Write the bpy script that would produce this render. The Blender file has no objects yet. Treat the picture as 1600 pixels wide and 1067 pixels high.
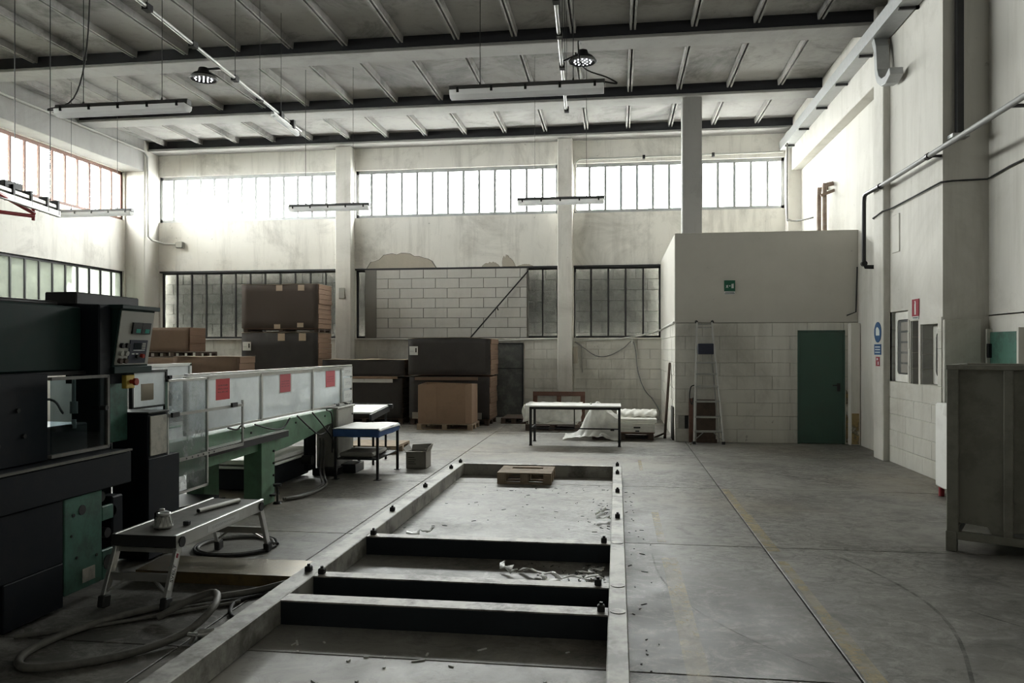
import bpy, bmesh, math, random
from mathutils import Vector, Matrix
random.seed(7)
S = bpy.context.scene
COL = S.collection

# ------------------------------------------------------------------ camera
cam_d = bpy.data.cameras.new('camera')
cam = bpy.data.objects.new('camera', cam_d); COL.objects.link(cam)
cam_d.sensor_width = 36.0
cam_d.lens = 1200.0 / 1600.0 * 36.0
cam_d.shift_y = -(533.5 - 546.0) / 1600.0
cam.location = (0, 0, 1.65)
cam.rotation_euler = (math.pi / 2, 0, math.atan(164 / 1200))
cam_d.clip_end = 300
S.camera = cam

# ------------------------------------------------------------------ sky, exposure
W = bpy.data.worlds.new('overcast_sky'); S.world = W; W.use_nodes = True
wn = W.node_tree.nodes; wn.clear()
wo = wn.new('ShaderNodeOutputWorld'); wb = wn.new('ShaderNodeBackground')
wb.inputs[0].default_value = (1.0, 0.99, 0.978, 1); wb.inputs[1].default_value = 26.0
W.node_tree.links.new(wb.outputs[0], wo.inputs[0])
S.view_settings.view_transform = 'Standard'; S.view_settings.look = 'None'
S.view_settings.exposure = 1.02; S.view_settings.gamma = 1.0
S.view_settings.use_curve_mapping = False
S.cycles.use_denoising = True; S.cycles.filter_width = 1.1
S.cycles.diffuse_bounces = 6; S.cycles.transparent_max_bounces = 16; S.cycles.max_bounces = 12
S.cycles.sample_clamp_indirect = 6.0
S.cycles.caustics_reflective = False; S.cycles.caustics_refractive = False

def portal(loc, size, rot):
    # sampling aid only: marks a window opening for the sky light, gives no light of its own
    L = bpy.data.lights.new('window_portal', 'AREA'); L.shape = 'RECTANGLE'
    L.size, L.size_y = size; L.cycles.is_portal = True
    o = bpy.data.objects.new('window_portal', L); COL.objects.link(o)
    o.location = loc; o.rotation_euler = rot
R90 = math.pi / 2
for xa, xb in ((-11.75, -6.9), (-6.5, -1.4), (-1.05, 3.85)):
    portal(((xa + xb) / 2, 18.75, 5.52), (xb - xa, 1.2), (-R90, 0, 0))
for k in range(2):
    yb = 17.85 - k * 5.2; ya = yb - 4.8
    portal((-12.6, (ya + yb) / 2, 5.45), (1.5, yb - ya), (0, -R90, 0))
    if k < 2: portal((-12.6, (ya + yb) / 2, 3.0), (1.3, yb - ya), (0, -R90, 0))

# ------------------------------------------------------------------ helpers
WL = {}
class B:
    def __init__(s): s.v = []; s.f = []; s.sm = []
    def add(s, vs, fs, smooth=False):
        n = len(s.v); s.v += [Vector(p) for p in vs]
        for f in fs: s.f.append([i + n for i in f]); s.sm.append(smooth)
        return s
    def box(s, x0, x1, y0, y1, z0, z1, M=None):
        if x1 < x0: x0, x1 = x1, x0
        if y1 < y0: y0, y1 = y1, y0
        if z1 < z0: z0, z1 = z1, z0
        vs = [Vector(p) for p in ((x0,y0,z0),(x1,y0,z0),(x1,y1,z0),(x0,y1,z0),(x0,y0,z1),(x1,y0,z1),(x1,y1,z1),(x0,y1,z1))]
        if M: vs = [M @ p for p in vs]
        return s.add(vs, [(0,3,2,1),(4,5,6,7),(0,1,5,4),(1,2,6,5),(2,3,7,6),(3,0,4,7)])
    def bar(s, p0, p1, w, h, up=(0,0,1)):
        p0, p1 = Vector(p0), Vector(p1); d = (p1 - p0).normalized(); u = Vector(up)
        if abs(d.dot(u)) > .98: u = Vector((0,1,0))
        sd = d.cross(u).normalized() * (w / 2); u = sd.cross(d).normalized() * (h / 2)
        vs = [p + a * sd + b * u for p in (p0, p1) for a, b in ((-1,-1),(1,-1),(1,1),(-1,1))]
        return s.add(vs, [(0,1,2,3),(7,6,5,4),(0,4,5,1),(1,5,6,2),(2,6,7,3),(3,7,4,0)])
    def cyl(s, p0, p1, r, n=12, r1=None, caps=True):
        p0, p1 = Vector(p0), Vector(p1); r1 = r if r1 is None else r1
        d = (p1 - p0).normalized(); a = d.orthogonal().normalized(); b = d.cross(a)
        vs = []
        for p, q in ((p0, r), (p1, r1)):
            vs += [p + (a * math.cos(2*math.pi*i/n) + b * math.sin(2*math.pi*i/n)) * q for i in range(n)]
        s.add(vs, [(i, (i+1) % n, n + (i+1) % n, n + i) for i in range(n)], True)
        if caps:
            s.add(vs, [tuple(range(n-1, -1, -1)), tuple(range(n, 2*n))])
        return s
    def tube(s, pts, r, n=8, sub=5, curve=True):
        P = [Vector(p) for p in pts]
        if curve and len(P) > 2:
            Q = []
            E_ = [2*P[0]-P[1]] + P + [2*P[-1]-P[-2]]
            for i in range(1, len(E_) - 2):
                a, b, c, d = E_[i-1:i+3]
                for k in range(sub):
                    t = k / sub
                    Q.append(.5*((2*b)+(c-a)*t+(2*a-5*b+4*c-d)*t*t+(3*b-a-3*c+d)*t**3))
            Q.append(P[-1]); P = Q
        m = len(P); T = [(P[min(i+1,m-1)] - P[max(i-1,0)]).normalized() for i in range(m)]
        a = T[0].orthogonal().normalized(); vs = []
        for i in range(m):
            a = (a - T[i] * a.dot(T[i])).normalized(); b = T[i].cross(a)
            vs += [P[i] + (a*math.cos(2*math.pi*k/n) + b*math.sin(2*math.pi*k/n)) * r for k in range(n)]
        s.add(vs, [(i*n+k, i*n+(k+1)%n, (i+1)*n+(k+1)%n, (i+1)*n+k) for i in range(m-1) for k in range(n)], True)
        return s.add(vs, [tuple(range(n-1,-1,-1)), tuple(range((m-1)*n, m*n))])
    def prism(s, poly, ext):
        n = len(poly); e = Vector(ext); vs = [Vector(p) for p in poly]; vs += [p + e for p in vs]
        return s.add(vs, [tuple(range(n-1,-1,-1)), tuple(range(n,2*n))] + [(i,(i+1)%n,n+(i+1)%n,n+i) for i in range(n)])
    def lathe(s, prof, c, n=20, axis='z'):
        vs = []; c = Vector(c)
        for r, z in prof:
            for i in range(n):
                a = 2*math.pi*i/n
                vs.append(c + Vector((r*math.cos(a), r*math.sin(a), z)))
        m = len(prof)
        return s.add(vs, [(j*n+i, j*n+(i+1)%n, (j+1)*n+(i+1)%n, (j+1)*n+i) for j in range(m-1) for i in range(n)], True)
    def holed(s, axis, c0, c1, a0, a1, z0, z1, holes):
        """wall slab with rectangular openings; axis 'y': spans x=a0..a1, thick y=c0..c1; axis 'x': spans y"""
        A = sorted({a0, a1, *[q for h in holes for q in h[:2] if a0 < q < a1]})
        Z = sorted({z0, z1, *[q for h in holes for q in h[2:] if z0 < q < z1]})
        for i in range(len(A)-1):
            for j in range(len(Z)-1):
                ca, cz = (A[i]+A[i+1])/2, (Z[j]+Z[j+1])/2
                if any(h[0] < ca < h[1] and h[2] < cz < h[3] for h in holes): continue
                if axis == 'y': s.box(A[i], A[i+1], c0, c1, Z[j], Z[j+1])
                else: s.box(c0, c1, A[i], A[i+1], Z[j], Z[j+1])
        return s
    def blob(s, c, r, seed=0, jit=.25, n=8, m=6, sq=(1,1,1)):
        rnd = random.Random(seed); vs = []; c = Vector(c)
        for j in range(m+1):
            for i in range(n):
                th = math.pi*j/m; ph = 2*math.pi*i/n
                q = 1 + (rnd.random()-.5)*2*jit if 0 < j < m else 1
                vs.append(c + Vector((math.sin(th)*math.cos(ph)*sq[0], math.sin(th)*math.sin(ph)*sq[1], math.cos(th)*sq[2]))*r*q)
        return s.add(vs, [(j*n+i, (j+1)*n+i, (j+1)*n+(i+1)%n, j*n+(i+1)%n) for j in range(m) for i in range(n)])
    def grid(s, fn, nu, nv, smooth=True):
        vs = [fn(i/nu, j/nv) for j in range(nv+1) for i in range(nu+1)]
        return s.add(vs, [(j*(nu+1)+i, j*(nu+1)+i+1, (j+1)*(nu+1)+i+1, (j+1)*(nu+1)+i) for j in range(nv) for i in range(nu)], smooth)
    def build(s, name, mat, parent=None, bevel=0, label=None, cat=None, group=None, kind=None, thick=0):
        if parent is not None: org = WL[parent.name]
        else:
            lo = [min(p[i] for p in s.v) for i in range(3)]; hi = [max(p[i] for p in s.v) for i in range(3)]
            org = Vector(((lo[0]+hi[0])/2, (lo[1]+hi[1])/2, lo[2]))
        me = bpy.data.meshes.new(name)
        me.from_pydata([p - org for p in s.v], [], s.f); me.validate(); me.update()
        if len(me.polygons) == len(s.sm):
            me.polygons.foreach_set('use_smooth', s.sm)
        bm = bmesh.new(); bm.from_mesh(me); bmesh.ops.recalc_face_normals(bm, faces=bm.faces); bm.to_mesh(me); bm.free()
        me.materials.append(MAT[mat] if isinstance(mat, str) else mat)
        o = bpy.data.objects.new(name, me); COL.objects.link(o)
        if parent is not None:
            o.parent = parent; WL[o.name] = org.copy()
        else:
            o.location = org; WL[o.name] = org.copy()
        if bevel:
            m = o.modifiers.new('edge', 'BEVEL'); m.width = bevel; m.segments = 1; m.limit_method = 'ANGLE'; m.angle_limit = .6
        if thick:
            m = o.modifiers.new('thickness', 'SOLIDIFY'); m.thickness = thick
        tag(o, label, cat, group, kind)
        return o
def tag(o, label=None, cat=None, group=None, kind=None):
    if label: o['label'] = label
    if cat: o['category'] = cat
    if group: o['group'] = group
    if kind: o['kind'] = kind
    return o
def thing(name, label, cat, loc, group=None, kind=None):
    o = bpy.data.objects.new(name, None); COL.objects.link(o); o.location = loc; o.empty_display_size = .1
    WL[o.name] = Vector(loc); return tag(o, label, cat, group, kind)
def copypart(src, parent, offset=(0,0,0)):
    c = src.copy(); COL.objects.link(c); c.parent = parent; WL[c.name] = WL[parent.name].copy()
    c.location = src.location + Vector(offset); return c
def lettering(name, text, size, mat, parent, M, ext=.0008):
    cu = bpy.data.curves.new(name, 'FONT'); cu.body = text; cu.size = size; cu.extrude = ext
    cu.align_x = 'CENTER'; cu.align_y = 'CENTER'
    tmp = bpy.data.objects.new(name, cu); COL.objects.link(tmp); cu.materials.append(MAT[mat])
    me = bpy.data.meshes.new_from_object(tmp.evaluated_get(bpy.context.evaluated_depsgraph_get()))
    bpy.data.objects.remove(tmp); bpy.data.curves.remove(cu)
    o = bpy.data.objects.new(name, me); COL.objects.link(o)
    o.parent = parent; o.matrix_local = Matrix.Translation(-WL[parent.name]) @ M
    WL[o.name] = WL[parent.name].copy()
    return o

# ------------------------------------------------------------------ materials
MAT = {}
class N:
    def __init__(s, name):
        s.m = bpy.data.materials.new(name); s.m.use_nodes = True; s.t = s.m.node_tree; s.t.nodes.clear()
        s.out = s.t.nodes.new('ShaderNodeOutputMaterial'); MAT[name] = s.m
    def n(s, ty, **kw):
        x = s.t.nodes.new(ty)
        for k, v in kw.items():
            if k.startswith('i_'):
                key = k[2:]; key = int(key) if key.isdigit() else key.replace('_', ' ')
                x.inputs[key].default_value = v
            else: setattr(x, k, v)
        return x
    def l(s, a, b): s.t.links.new(a, b)
    def noise(s, vec, scale, detail=4, rough=.55, dist=0):
        x = s.n('ShaderNodeTexNoise'); x.inputs['Scale'].default_value = scale; x.inputs['Detail'].default_value = detail
        x.inputs['Roughness'].default_value = rough; x.inputs['Distortion'].default_value = dist
        s.l(vec, x.inputs['Vector']); return x.outputs['Fac']
    def ramp(s, fac, p0, p1):
        x = s.n('ShaderNodeMapRange'); x.inputs['From Min'].default_value = p0; x.inputs['From Max'].default_value = p1
        s.l(fac, x.inputs['Value']); return x.outputs['Result']
    def mix(s, fac, a, b):
        x = s.n('ShaderNodeMix', data_type='RGBA')
        for v, i in ((fac, 0), (a, 6), (b, 7)):
            if hasattr(v, 'is_linked'): s.l(v, x.inputs[i])
            elif isinstance(v, (int, float)): x.inputs[i].default_value = v
            else: x.inputs[i].default_value = (*v, 1)
        return x.outputs[2]
    def mul(s, a, b):
        x = s.n('ShaderNodeMath', operation='MULTIPLY')
        for v, i in ((a, 0), (b, 1)):
            if hasattr(v, 'is_linked'): s.l(v, x.inputs[i])
            else: x.inputs[i].default_value = v
        return x.outputs[0]
    def pos(s, scale=(1,1,1), rot=(0,0,0)):
        g = s.n('ShaderNodeNewGeometry'); mp = s.n('ShaderNodeMapping'); mp.inputs['Scale'].default_value = scale; mp.inputs['Rotation'].default_value = rot
        s.l(g.outputs['Position'], mp.inputs['Vector']); return mp.outputs[0]
    def bsdf(s, col, rough=.6, metal=0, bump=None, bstr=.2, bdist=.01, spec=.5):
        p = s.n('ShaderNodeBsdfPrincipled')
        for v, k in ((col, 'Base Color'), (rough, 'Roughness')):
            if hasattr(v, 'is_linked'): s.l(v, p.inputs[k])
            else: p.inputs[k].default_value = (*v, 1) if k == 'Base Color' else v
        p.inputs['Metallic'].default_value = metal; p.inputs['Specular IOR Level'].default_value = spec
        if bump is not None:
            b = s.n('ShaderNodeBump'); b.inputs['Strength'].default_value = bstr; b.inputs['Distance'].default_value = bdist
            s.l(bump, b.inputs['Height']); s.l(b.outputs[0], p.inputs['Normal'])
        s.p = p; return p
    def done(s, sh): s.l(sh.outputs[0] if hasattr(sh, 'outputs') else sh, s.out.inputs[0]); return s.m

def simple(name, col, rough=.6, metal=0, var=.12, scale=6, dirt=None, dirt_amt=.5, dscale=3, bstr=.15, spec=.5, rnd=0):
    m = N(name); P = m.pos()
    a = tuple(max(0, c*(1-var)) for c in col); b = tuple(min(1, c*(1+var)) for c in col)
    n1 = m.noise(P, scale, 5); c = m.mix(n1, a, b)
    if rnd:
        oi = m.n('ShaderNodeObjectInfo'); c = m.mix(m.mul(oi.outputs['Random'], rnd), c, tuple(q*.55 for q in col))
    if dirt:
        d = m.ramp(m.noise(P, dscale, 8, .7), .46, .62); c = m.mix(m.mul(d, dirt_amt), c, dirt)
    return m.done(m.bsdf(c, rough, metal, n1, bstr, .004, spec))

def wallmat(name, col, stain, amt=.5, streak=.5, rough=.85, bstr=.25, low=None):
    m = N(name); P = m.pos()
    c = m.mix(m.noise(P, 1.3, 6, .6), tuple(q*.88 for q in col), tuple(min(1, q*1.08) for q in col))
    st = m.ramp(m.noise(m.pos((2.2,2.2,.22)), 1.6, 6, .7), .50, .70)
    c = m.mix(m.mul(st, streak), c, stain)
    bl = m.ramp(m.noise(P, .6, 10, .72, .6), .50, .66)
    c = m.mix(m.mul(bl, amt), c, stain)
    chips = m.ramp(m.noise(P, 9, 4, .6), .70, .74)
    c = m.mix(m.mul(chips, .45), c, tuple(q*.6 for q in stain))
    h = m.noise(P, 22, 5, .6)
    return m.done(m.bsdf(c, rough, 0, h, bstr, .006, .3))
wallmat('plaster', (.78,.76,.71), (.33,.315,.28), .55, .4)
wallmat('plaster_column', (.72,.70,.655), (.33,.31,.27), .35, .35)
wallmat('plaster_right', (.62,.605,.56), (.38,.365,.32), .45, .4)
wallmat('plaster_partition', (.56,.54,.49), (.46,.44,.395), .25, .12)
wallmat('block_paint', (.68,.665,.61), (.27,.26,.225), .45, .35, bstr=.4)
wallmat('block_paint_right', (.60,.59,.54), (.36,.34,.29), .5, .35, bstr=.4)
wallmat('block_raw', (.53,.52,.49), (.34,.33,.30), .4, .2, .95, .5)
wallmat('mortar', (.22,.212,.195), (.22,.21,.19), .4, .2, .95, .5)
wallmat('mortar_paint', (.42,.41,.37), (.2,.19,.17), .5, .3, .95, .5)
wallmat('render_patch', (.44,.40,.335), (.33,.30,.25), .4, .2, .95, .6)
wallmat('concrete_beam', (.33,.325,.315), (.2,.195,.185), .5, .3, .9, .4)
wallmat('concrete_ceiling', (.31,.303,.292), (.085,.083,.082), .85, .25, .9, .4)  # mid grey with heavy dark blotches
wallmat('outer_block', (.36,.355,.335), (.17,.17,.16), .6, .4, .95, .5)

# floor: power-floated concrete, stains, scuffs and wear
m = N('floor_concrete'); P = m.pos()
c = m.mix(m.noise(P, .8, 7, .62), (.23,.222,.20), (.37,.36,.335))
w = m.ramp(m.noise(m.pos((1,1,1)), .33, 4, .5, .4), .46, .66); c = m.mix(m.mul(w, .7), c, (.27,.225,.165))
f = m.ramp(m.noise(m.pos((1,1.25,1), (0,0,.6)), 3.0, 11, .76, 1.2), .50, .68); c = m.mix(m.mul(f, .75), c, (.10,.097,.088))
g = m.ramp(m.noise(P, .5, 9, .7, .3), .50, .68); c = m.mix(m.mul(g, .75), c, (.085,.082,.075))
sp = m.ramp(m.noise(P, 17, 5, .7), .60, .70); c = m.mix(m.mul(sp, .6), c, (.09,.085,.08))
lt = m.ramp(m.noise(P, 3.1, 8, .7), .60, .70); c = m.mix(m.mul(lt, .35), c, (.46,.455,.43))
gm = m.ramp(m.noise(m.pos((1,1,1), (0,0,.2)), .42, 3, .5, .5), .38, .56)
fine = m.ramp(m.noise(m.pos((1,1.5,1), (0,0,-.5)), 5, 13, .82, 1.8), .44, .58)
c = m.mix(m.mul(m.mul(fine, gm), .82), c, (.062,.059,.053))
def blot(cx, cy, rx, ry):      # one old oil-and-dirt stain, ragged outline
    g0 = m.n('ShaderNodeNewGeometry'); mp = m.n('ShaderNodeMapping', vector_type='POINT'); mp.inputs['Location'].default_value = (-cx/rx, -cy/ry, 0); mp.inputs['Scale'].default_value = (1/rx, 1/ry, 0)
    m.l(g0.outputs['Position'], mp.inputs[0]); gr_ = m.n('ShaderNodeTexGradient', gradient_type='SPHERICAL'); m.l(mp.outputs[0], gr_.inputs[0]); return m.ramp(gr_.outputs['Fac'], 0, .55)
sc = m.ramp(m.noise(m.pos((1,1.3,1), (0,0,.4)), 4.2, 14, .84, 1.2), .41, .52)
for q in ((.55, 4.5, .9, 1.7, .9), (.15, 6.0, .35, 2.2, .75), (-1.0, 5.4, 1.2, .5, .6), (2.3, 5.0, 1.6, 1.3, .45), (-2.7, 4.4, .9, 1.2, .8), (3.0, 12.6, 1.6, 1.4, .6)):
    c = m.mix(m.mul(m.mul(blot(*q[:4]), sc), q[4]), c, (.055,.052,.046))
pk = m.ramp(m.noise(P, 42, 4, .7), .64, .70); c = m.mix(m.mul(pk, .5), c, (.05,.048,.044))
ro = m.ramp(m.noise(P, 1.6, 6, .65), .3, .75)
r2 = m.n('ShaderNodeMapRange'); r2.inputs['To Min'].default_value = .36; r2.inputs['To Max'].default_value = .62; m.l(ro, r2.inputs['Value'])
m.done(m.bsdf(c, r2.outputs[0], 0, m.noise(P, 30, 6, .65), .12, .004, .45))
simple('shaded_web', (.022,.022,.026), .85)  # near-black colour stands in for shade on the backlit beam fronts
simple('joint_dark', (.06,.058,.053), .95)
m = N('floor_paint'); P = m.pos()      # worn yellow line paint: the concrete shows through where it is gone
c = m.mix(m.noise(P, 4, 5), (.66,.53,.25), (.66,.58,.40)); b = m.bsdf(c, .42)
tr = m.n('ShaderNodeBsdfTransparent'); mx = m.n('ShaderNodeMixShader'); fac = m.ramp(m.noise(P, 3.6, 12, .8), .30, .66)
m.l(m.mul(fac, .6), mx.inputs[0]); m.l(tr.outputs[0], mx.inputs[1]); m.l(b.outputs[0], mx.inputs[2]); m.done(mx)

def glass(name, tint, refl=.08, rough=.02, trans=0, tcol=(1,1,1), dirt=0, dcol=(.3,.3,.28), dscale=2.5):
    m = N(name); t = m.n('ShaderNodeBsdfTransparent'); t.inputs[0].default_value = (*tint, 1)
    cur = t.outputs[0]
    def mixin(fac, sh):
        nonlocal cur
        x = m.n('ShaderNodeMixShader')
        if hasattr(fac, 'is_linked'): m.l(fac, x.inputs[0])
        else: x.inputs[0].default_value = fac
        m.l(cur, x.inputs[1]); m.l(sh, x.inputs[2]); cur = x.outputs[0]
    if trans:
        q = m.n('ShaderNodeBsdfTranslucent'); q.inputs[0].default_value = (*tcol, 1); mixin(trans, q.outputs[0])
    if dirt:
        d = m.n('ShaderNodeBsdfDiffuse'); d.inputs[0].default_value = (*dcol, 1)
        mixin(m.mul(m.ramp(m.noise(m.pos(), dscale, 8, .7), .38, .7), dirt), d.outputs[0])
    g = m.n('ShaderNodeBsdfGlossy'); g.inputs['Roughness'].default_value = rough
    fr = m.n('ShaderNodeLayerWeight'); fr.inputs[0].default_value = .5   # Schlick-like, same from both sides of the thin sheet
    pw = m.n('ShaderNodeMath', operation='POWER'); m.l(fr.outputs['Facing'], pw.inputs[0]); pw.inputs[1].default_value = 4
    ad = m.n('ShaderNodeMath', operation='MULTIPLY_ADD'); m.l(pw.outputs[0], ad.inputs[0]); ad.inputs[1].default_value = .8; ad.inputs[2].default_value = .04
    mixin(m.mul(ad.outputs[0], refl*8), g.outputs[0])
    m.done(cur)
glass('glass_sky', (.93,.95,.94), .06)
glass('glass_frosted', (.30,.32,.29), .05, .1, .5, (.20,.212,.196), .30, (.25,.27,.24))
glass('glass_dirty', (.74,.76,.75), .05, .10, 0, (1,1,1), .30, (.32,.32,.30), 3.5)
glass('polycarbonate', (.90,.93,.94), .10, .10, .55, (.96,.985,1.0), .55, (.86,.89,.91), 2.0)
glass('clear_guard', (.88,.90,.91), .10, .05, .16, (.9,.94,.95), .24, (.75,.78,.79), 5)
glass('machine_glass', (.55,.62,.64), .10, .03)
m = N('plastic_film'); P = m.pos(); df = m.bsdf(m.mix(m.noise(P, 4, 4), (.86,.86,.83), (.92,.92,.90)), .3); tl2 = m.n('ShaderNodeBsdfTranslucent'); tl2.inputs[0].default_value = (.95,.95,.93,1)
mx = m.n('ShaderNodeMixShader'); mx.inputs[0].default_value = .35; m.l(df.outputs[0], mx.inputs[1]); m.l(tl2.outputs[0], mx.inputs[2])
tr = m.n('ShaderNodeBsdfTransparent'); m2 = m.n('ShaderNodeMixShader'); m.l(m.mul(m.ramp(m.noise(P, 3, 5), .45, .7), .4), m2.inputs[0]); m.l(mx.outputs[0], m2.inputs[1]); m.l(tr.outputs[0], m2.inputs[2]); m.done(m2)

simple('steel_frame', (.035,.035,.037), .5, .3, .2, 8)
simple('steel_frame_rust', (.16,.08,.06), .6, .1, .2, 8)
simple('navy', (.007,.010,.015), .55, 0, .2, 3, (.022,.02,.019), .25, 5, spec=.2)
simple('dark_green', (.007,.028,.024), .5, 0, .2, 3, (.03,.03,.028), .2, 4, spec=.2)
simple('teal_green', (.065,.17,.13), .45, .05, .15, 4, (.03,.035,.03), .55, 5)
simple('conveyor_green', (.135,.265,.165), .45, .05, .12, 4, (.07,.09,.07), .35, 5)
simple('door_green', (.045,.095,.072), .5, .05, .12, 2.5, (.06,.075,.06), .25, 3)
simple('door_grey', (.10,.105,.10), .55, .2, .2, 2.5, (.25,.25,.24), .5, 4)
simple('grey_paint', (.33,.325,.29), .45, .1, .08, 5, (.12,.115,.10), .25, 4)
simple('crate_grey', (.225,.22,.185), .5, .25, .12, 4, (.06,.05,.04), .3, 5)
simple('panel_grey', (.40,.40,.37), .45, .1, .06, 5)
simple('aluminium', (.62,.62,.60), .35, .85, .12, 12, (.35,.34,.32), .3, 6)
simple('alu_dull', (.42,.42,.40), .5, .6, .15, 10, (.25,.24,.22), .35, 6)
simple('galvanised', (.40,.41,.41), .5, .5, .15, 14)
simple('galvanised_light', (.56,.56,.54), .5, .35, .12, 14)
simple('black', (.006,.006,.007), .5, 0, .2, 8)
simple('rubber', (.022,.022,.022), .7, 0, .2, 8)
simple('dark_metal', (.03,.03,.031), .45, .5, .25, 8)
simple('dark_blue', (.02,.024,.045), .5, 0, .15, 6)
simple('hose_grey', (.17,.165,.15), .55, 0, .15, 9, (.06,.06,.055), .5, 6)
simple('cable_grey', (.26,.26,.25), .6, 0, .1, 9)
simple('cable_white', (.55,.55,.52), .6, 0, .1, 9)
simple('white_top', (.84,.84,.81), .4, 0, .05, 4, (.5,.48,.44), .25, 3)
simple('white_board', (.85,.84,.79), .6, 0, .06, 6, (.5,.48,.42), .2, 5)
m = N('lamp_cover'); P = m.pos(); b = m.bsdf(m.mix(m.ramp(m.noise(P, 5, 6), .5, .75), (.88,.88,.87), (.62,.61,.58)), .25)
tl_ = m.n('ShaderNodeBsdfTranslucent'); tl_.inputs[0].default_value = (.97,.97,.96,1); mx = m.n('ShaderNodeMixShader'); mx.inputs[0].default_value = .8
m.l(b.outputs[0], mx.inputs[1]); m.l(tl_.outputs[0], mx.inputs[2]); m.done(mx)
simple('lamp_body', (.12,.12,.12), .5, .1, .1, 5)
simple('cream_worn', (.50,.48,.42), .6, 0, .12, 6, (.16,.15,.13), .6, 6)
simple('cardboard_dark', (.075,.056,.046), .85, 0, .12, 3, (.065,.05,.042), .4, 3)
simple('cardboard_charcoal', (.038,.033,.031), .8, 0, .12, 3, (.055,.048,.044), .3, 3)
simple('cardboard_tan', (.265,.175,.115), .85, 0, .10, 3, (.18,.115,.075), .4, 3)
simple('cardboard_brown', (.17,.112,.078), .85, 0, .14, 3, (.11,.075,.055), .4, 3)
simple('cardboard_grey', (.30,.285,.255), .85, 0, .12, 4, (.2,.19,.165), .4, 3)
simple('cardboard_lid', (.36,.30,.225), .8, 0, .1, 3)
simple('packing_tape', (.44,.34,.25), .5, 0, .1, 6)
simple('wood', (.35,.27,.19), .8, 0, .2, 9, (.17,.13,.10), .5, 6)
simple('wood_dark', (.105,.075,.058), .85, 0, .25, 9, (.05,.04,.035), .5, 6)
simple('wood_red', (.185,.095,.07), .8, 0, .2, 9, (.09,.05,.04), .5, 6)
simple('paper_white', (.72,.72,.70), .7, 0, .04, 8)
simple('blue_cloth', (.028,.085,.24), .6, 0, .15, 5)
simple('red_paint', (.28,.022,.03), .4, 0, .15, 8)
simple('red_knob', (.35,.03,.015), .4)
simple('yellow_paint', (.55,.40,.06), .5)
simple('yellow_steel', (.21,.145,.06), .45, .3, .2, 6, (.06,.05,.04), .6, 5)
simple('rusty_copper', (.23,.165,.13), .55, .3, .25, 10, (.45,.42,.37), .4, 6)
simple('sign_green', (.008,.10,.055), .5, 0, .03); simple('sign_blue', (.018,.075,.19), .5, 0, .03)
simple('sign_red', (.30,.03,.05), .5, 0, .03); simple('sign_white', (.62,.66,.64), .5, 0, .03)
simple('print_dark', (.03,.03,.03), .7, 0, .03)
simple('display_teal', (.03,.30,.24), .3); simple('screen', (.012,.02,.03), .15)
simple('rubble', (.33,.31,.27), .95, 0, .25, 8, (.17,.16,.14), .6, 6)
simple('frame_paint', (.38,.37,.335), .5, .1, .2, 5, (.10,.093,.08), .9, 2.6)
simple('navy_beam', (.008,.013,.019), .6, .1, .25, 4)
simple('beam_top', (.36,.34,.31), .5, .1, .3, 7, (.07,.06,.055), .95, 4)
simple('hedge_leaf', (.28,.29,.25), .8, 0, .4, 2); simple('asphalt', (.5,.5,.49), .9); simple('canopy', (.80,.72,.52), .7)
m = N('led'); e = m.n('ShaderNodeEmission'); e.inputs[0].default_value = (.95,.98,1,1); e.inputs[1].default_value = 1.6; m.done(e)
m = N('checker_plate'); P = m.pos((1,1,1), (0,0,.785)); ck = m.n('ShaderNodeTexChecker'); ck.inputs['Scale'].default_value = 42; m.l(P, ck.inputs[0])
m.done(m.bsdf(m.mix(m.noise(m.pos(), 5, 6, .7), (.20,.16,.09), (.09,.075,.055)), .35, .6, ck.outputs['Fac'], .6, .004))
# cardboard edges: a tight stack of corrugated sheets
def edges(name, c0, c1):
    m = N(name); P = m.pos((.6,.6,14)); n1 = m.noise(P, 2.2, 6, .7, .4); n2 = m.noise(m.pos((.3,.3,60)), 2, 3)
    m.done(m.bsdf(m.mix(n1, c0, c1), .9, 0, n2, .5, .006, .2))
edges('cardboard_edges', (.14,.092,.066), (.27,.18,.125)); edges('cardboard_edges_dark', (.055,.042,.036), (.10,.074,.058))
# red notice with lines of print
def notice(name, base, ink, rows, axis=1):
    m = N(name); tc = m.n('ShaderNodeTexCoord'); sx = m.n('ShaderNodeSeparateXYZ'); m.l(tc.outputs['Generated'], sx.inputs[0])
    wv = m.n('ShaderNodeMath', operation='SINE'); m.l(m.mul(sx.outputs[2], rows*6.283), wv.inputs[0])
    mp = m.n('ShaderNodeMapping'); mp.inputs['Scale'].default_value = (1,26,rows*1.0); m.l(tc.outputs['Generated'], mp.inputs[0])
    ln = m.mul(m.ramp(wv.outputs[0], .1, .3), m.ramp(m.noise(mp.outputs[0], 1, 2), .42, .5))
    inb = m.n('ShaderNodeMath', operation='COMPARE'); m.l(sx.outputs[1], inb.inputs[0]); inb.inputs[1].default_value = .5; inb.inputs[2].default_value = .36
    inz = m.n('ShaderNodeMath', operation='COMPARE'); m.l(sx.outputs[2], inz.inputs[0]); inz.inputs[1].default_value = .5; inz.inputs[2].default_value = .2
    m.done(m.bsdf(m.mix(m.mul(m.mul(ln, inb.outputs[0]), inz.outputs[0]), base, ink), .7))
notice('red_notice', (.62,.055,.06), (.22,.03,.03), 7); notice('red_notice_faded', (.55,.10,.12), (.30,.06,.07), 7)
notice('printed_sheet', (.66,.67,.66), (.28,.29,.30), 9)

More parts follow.
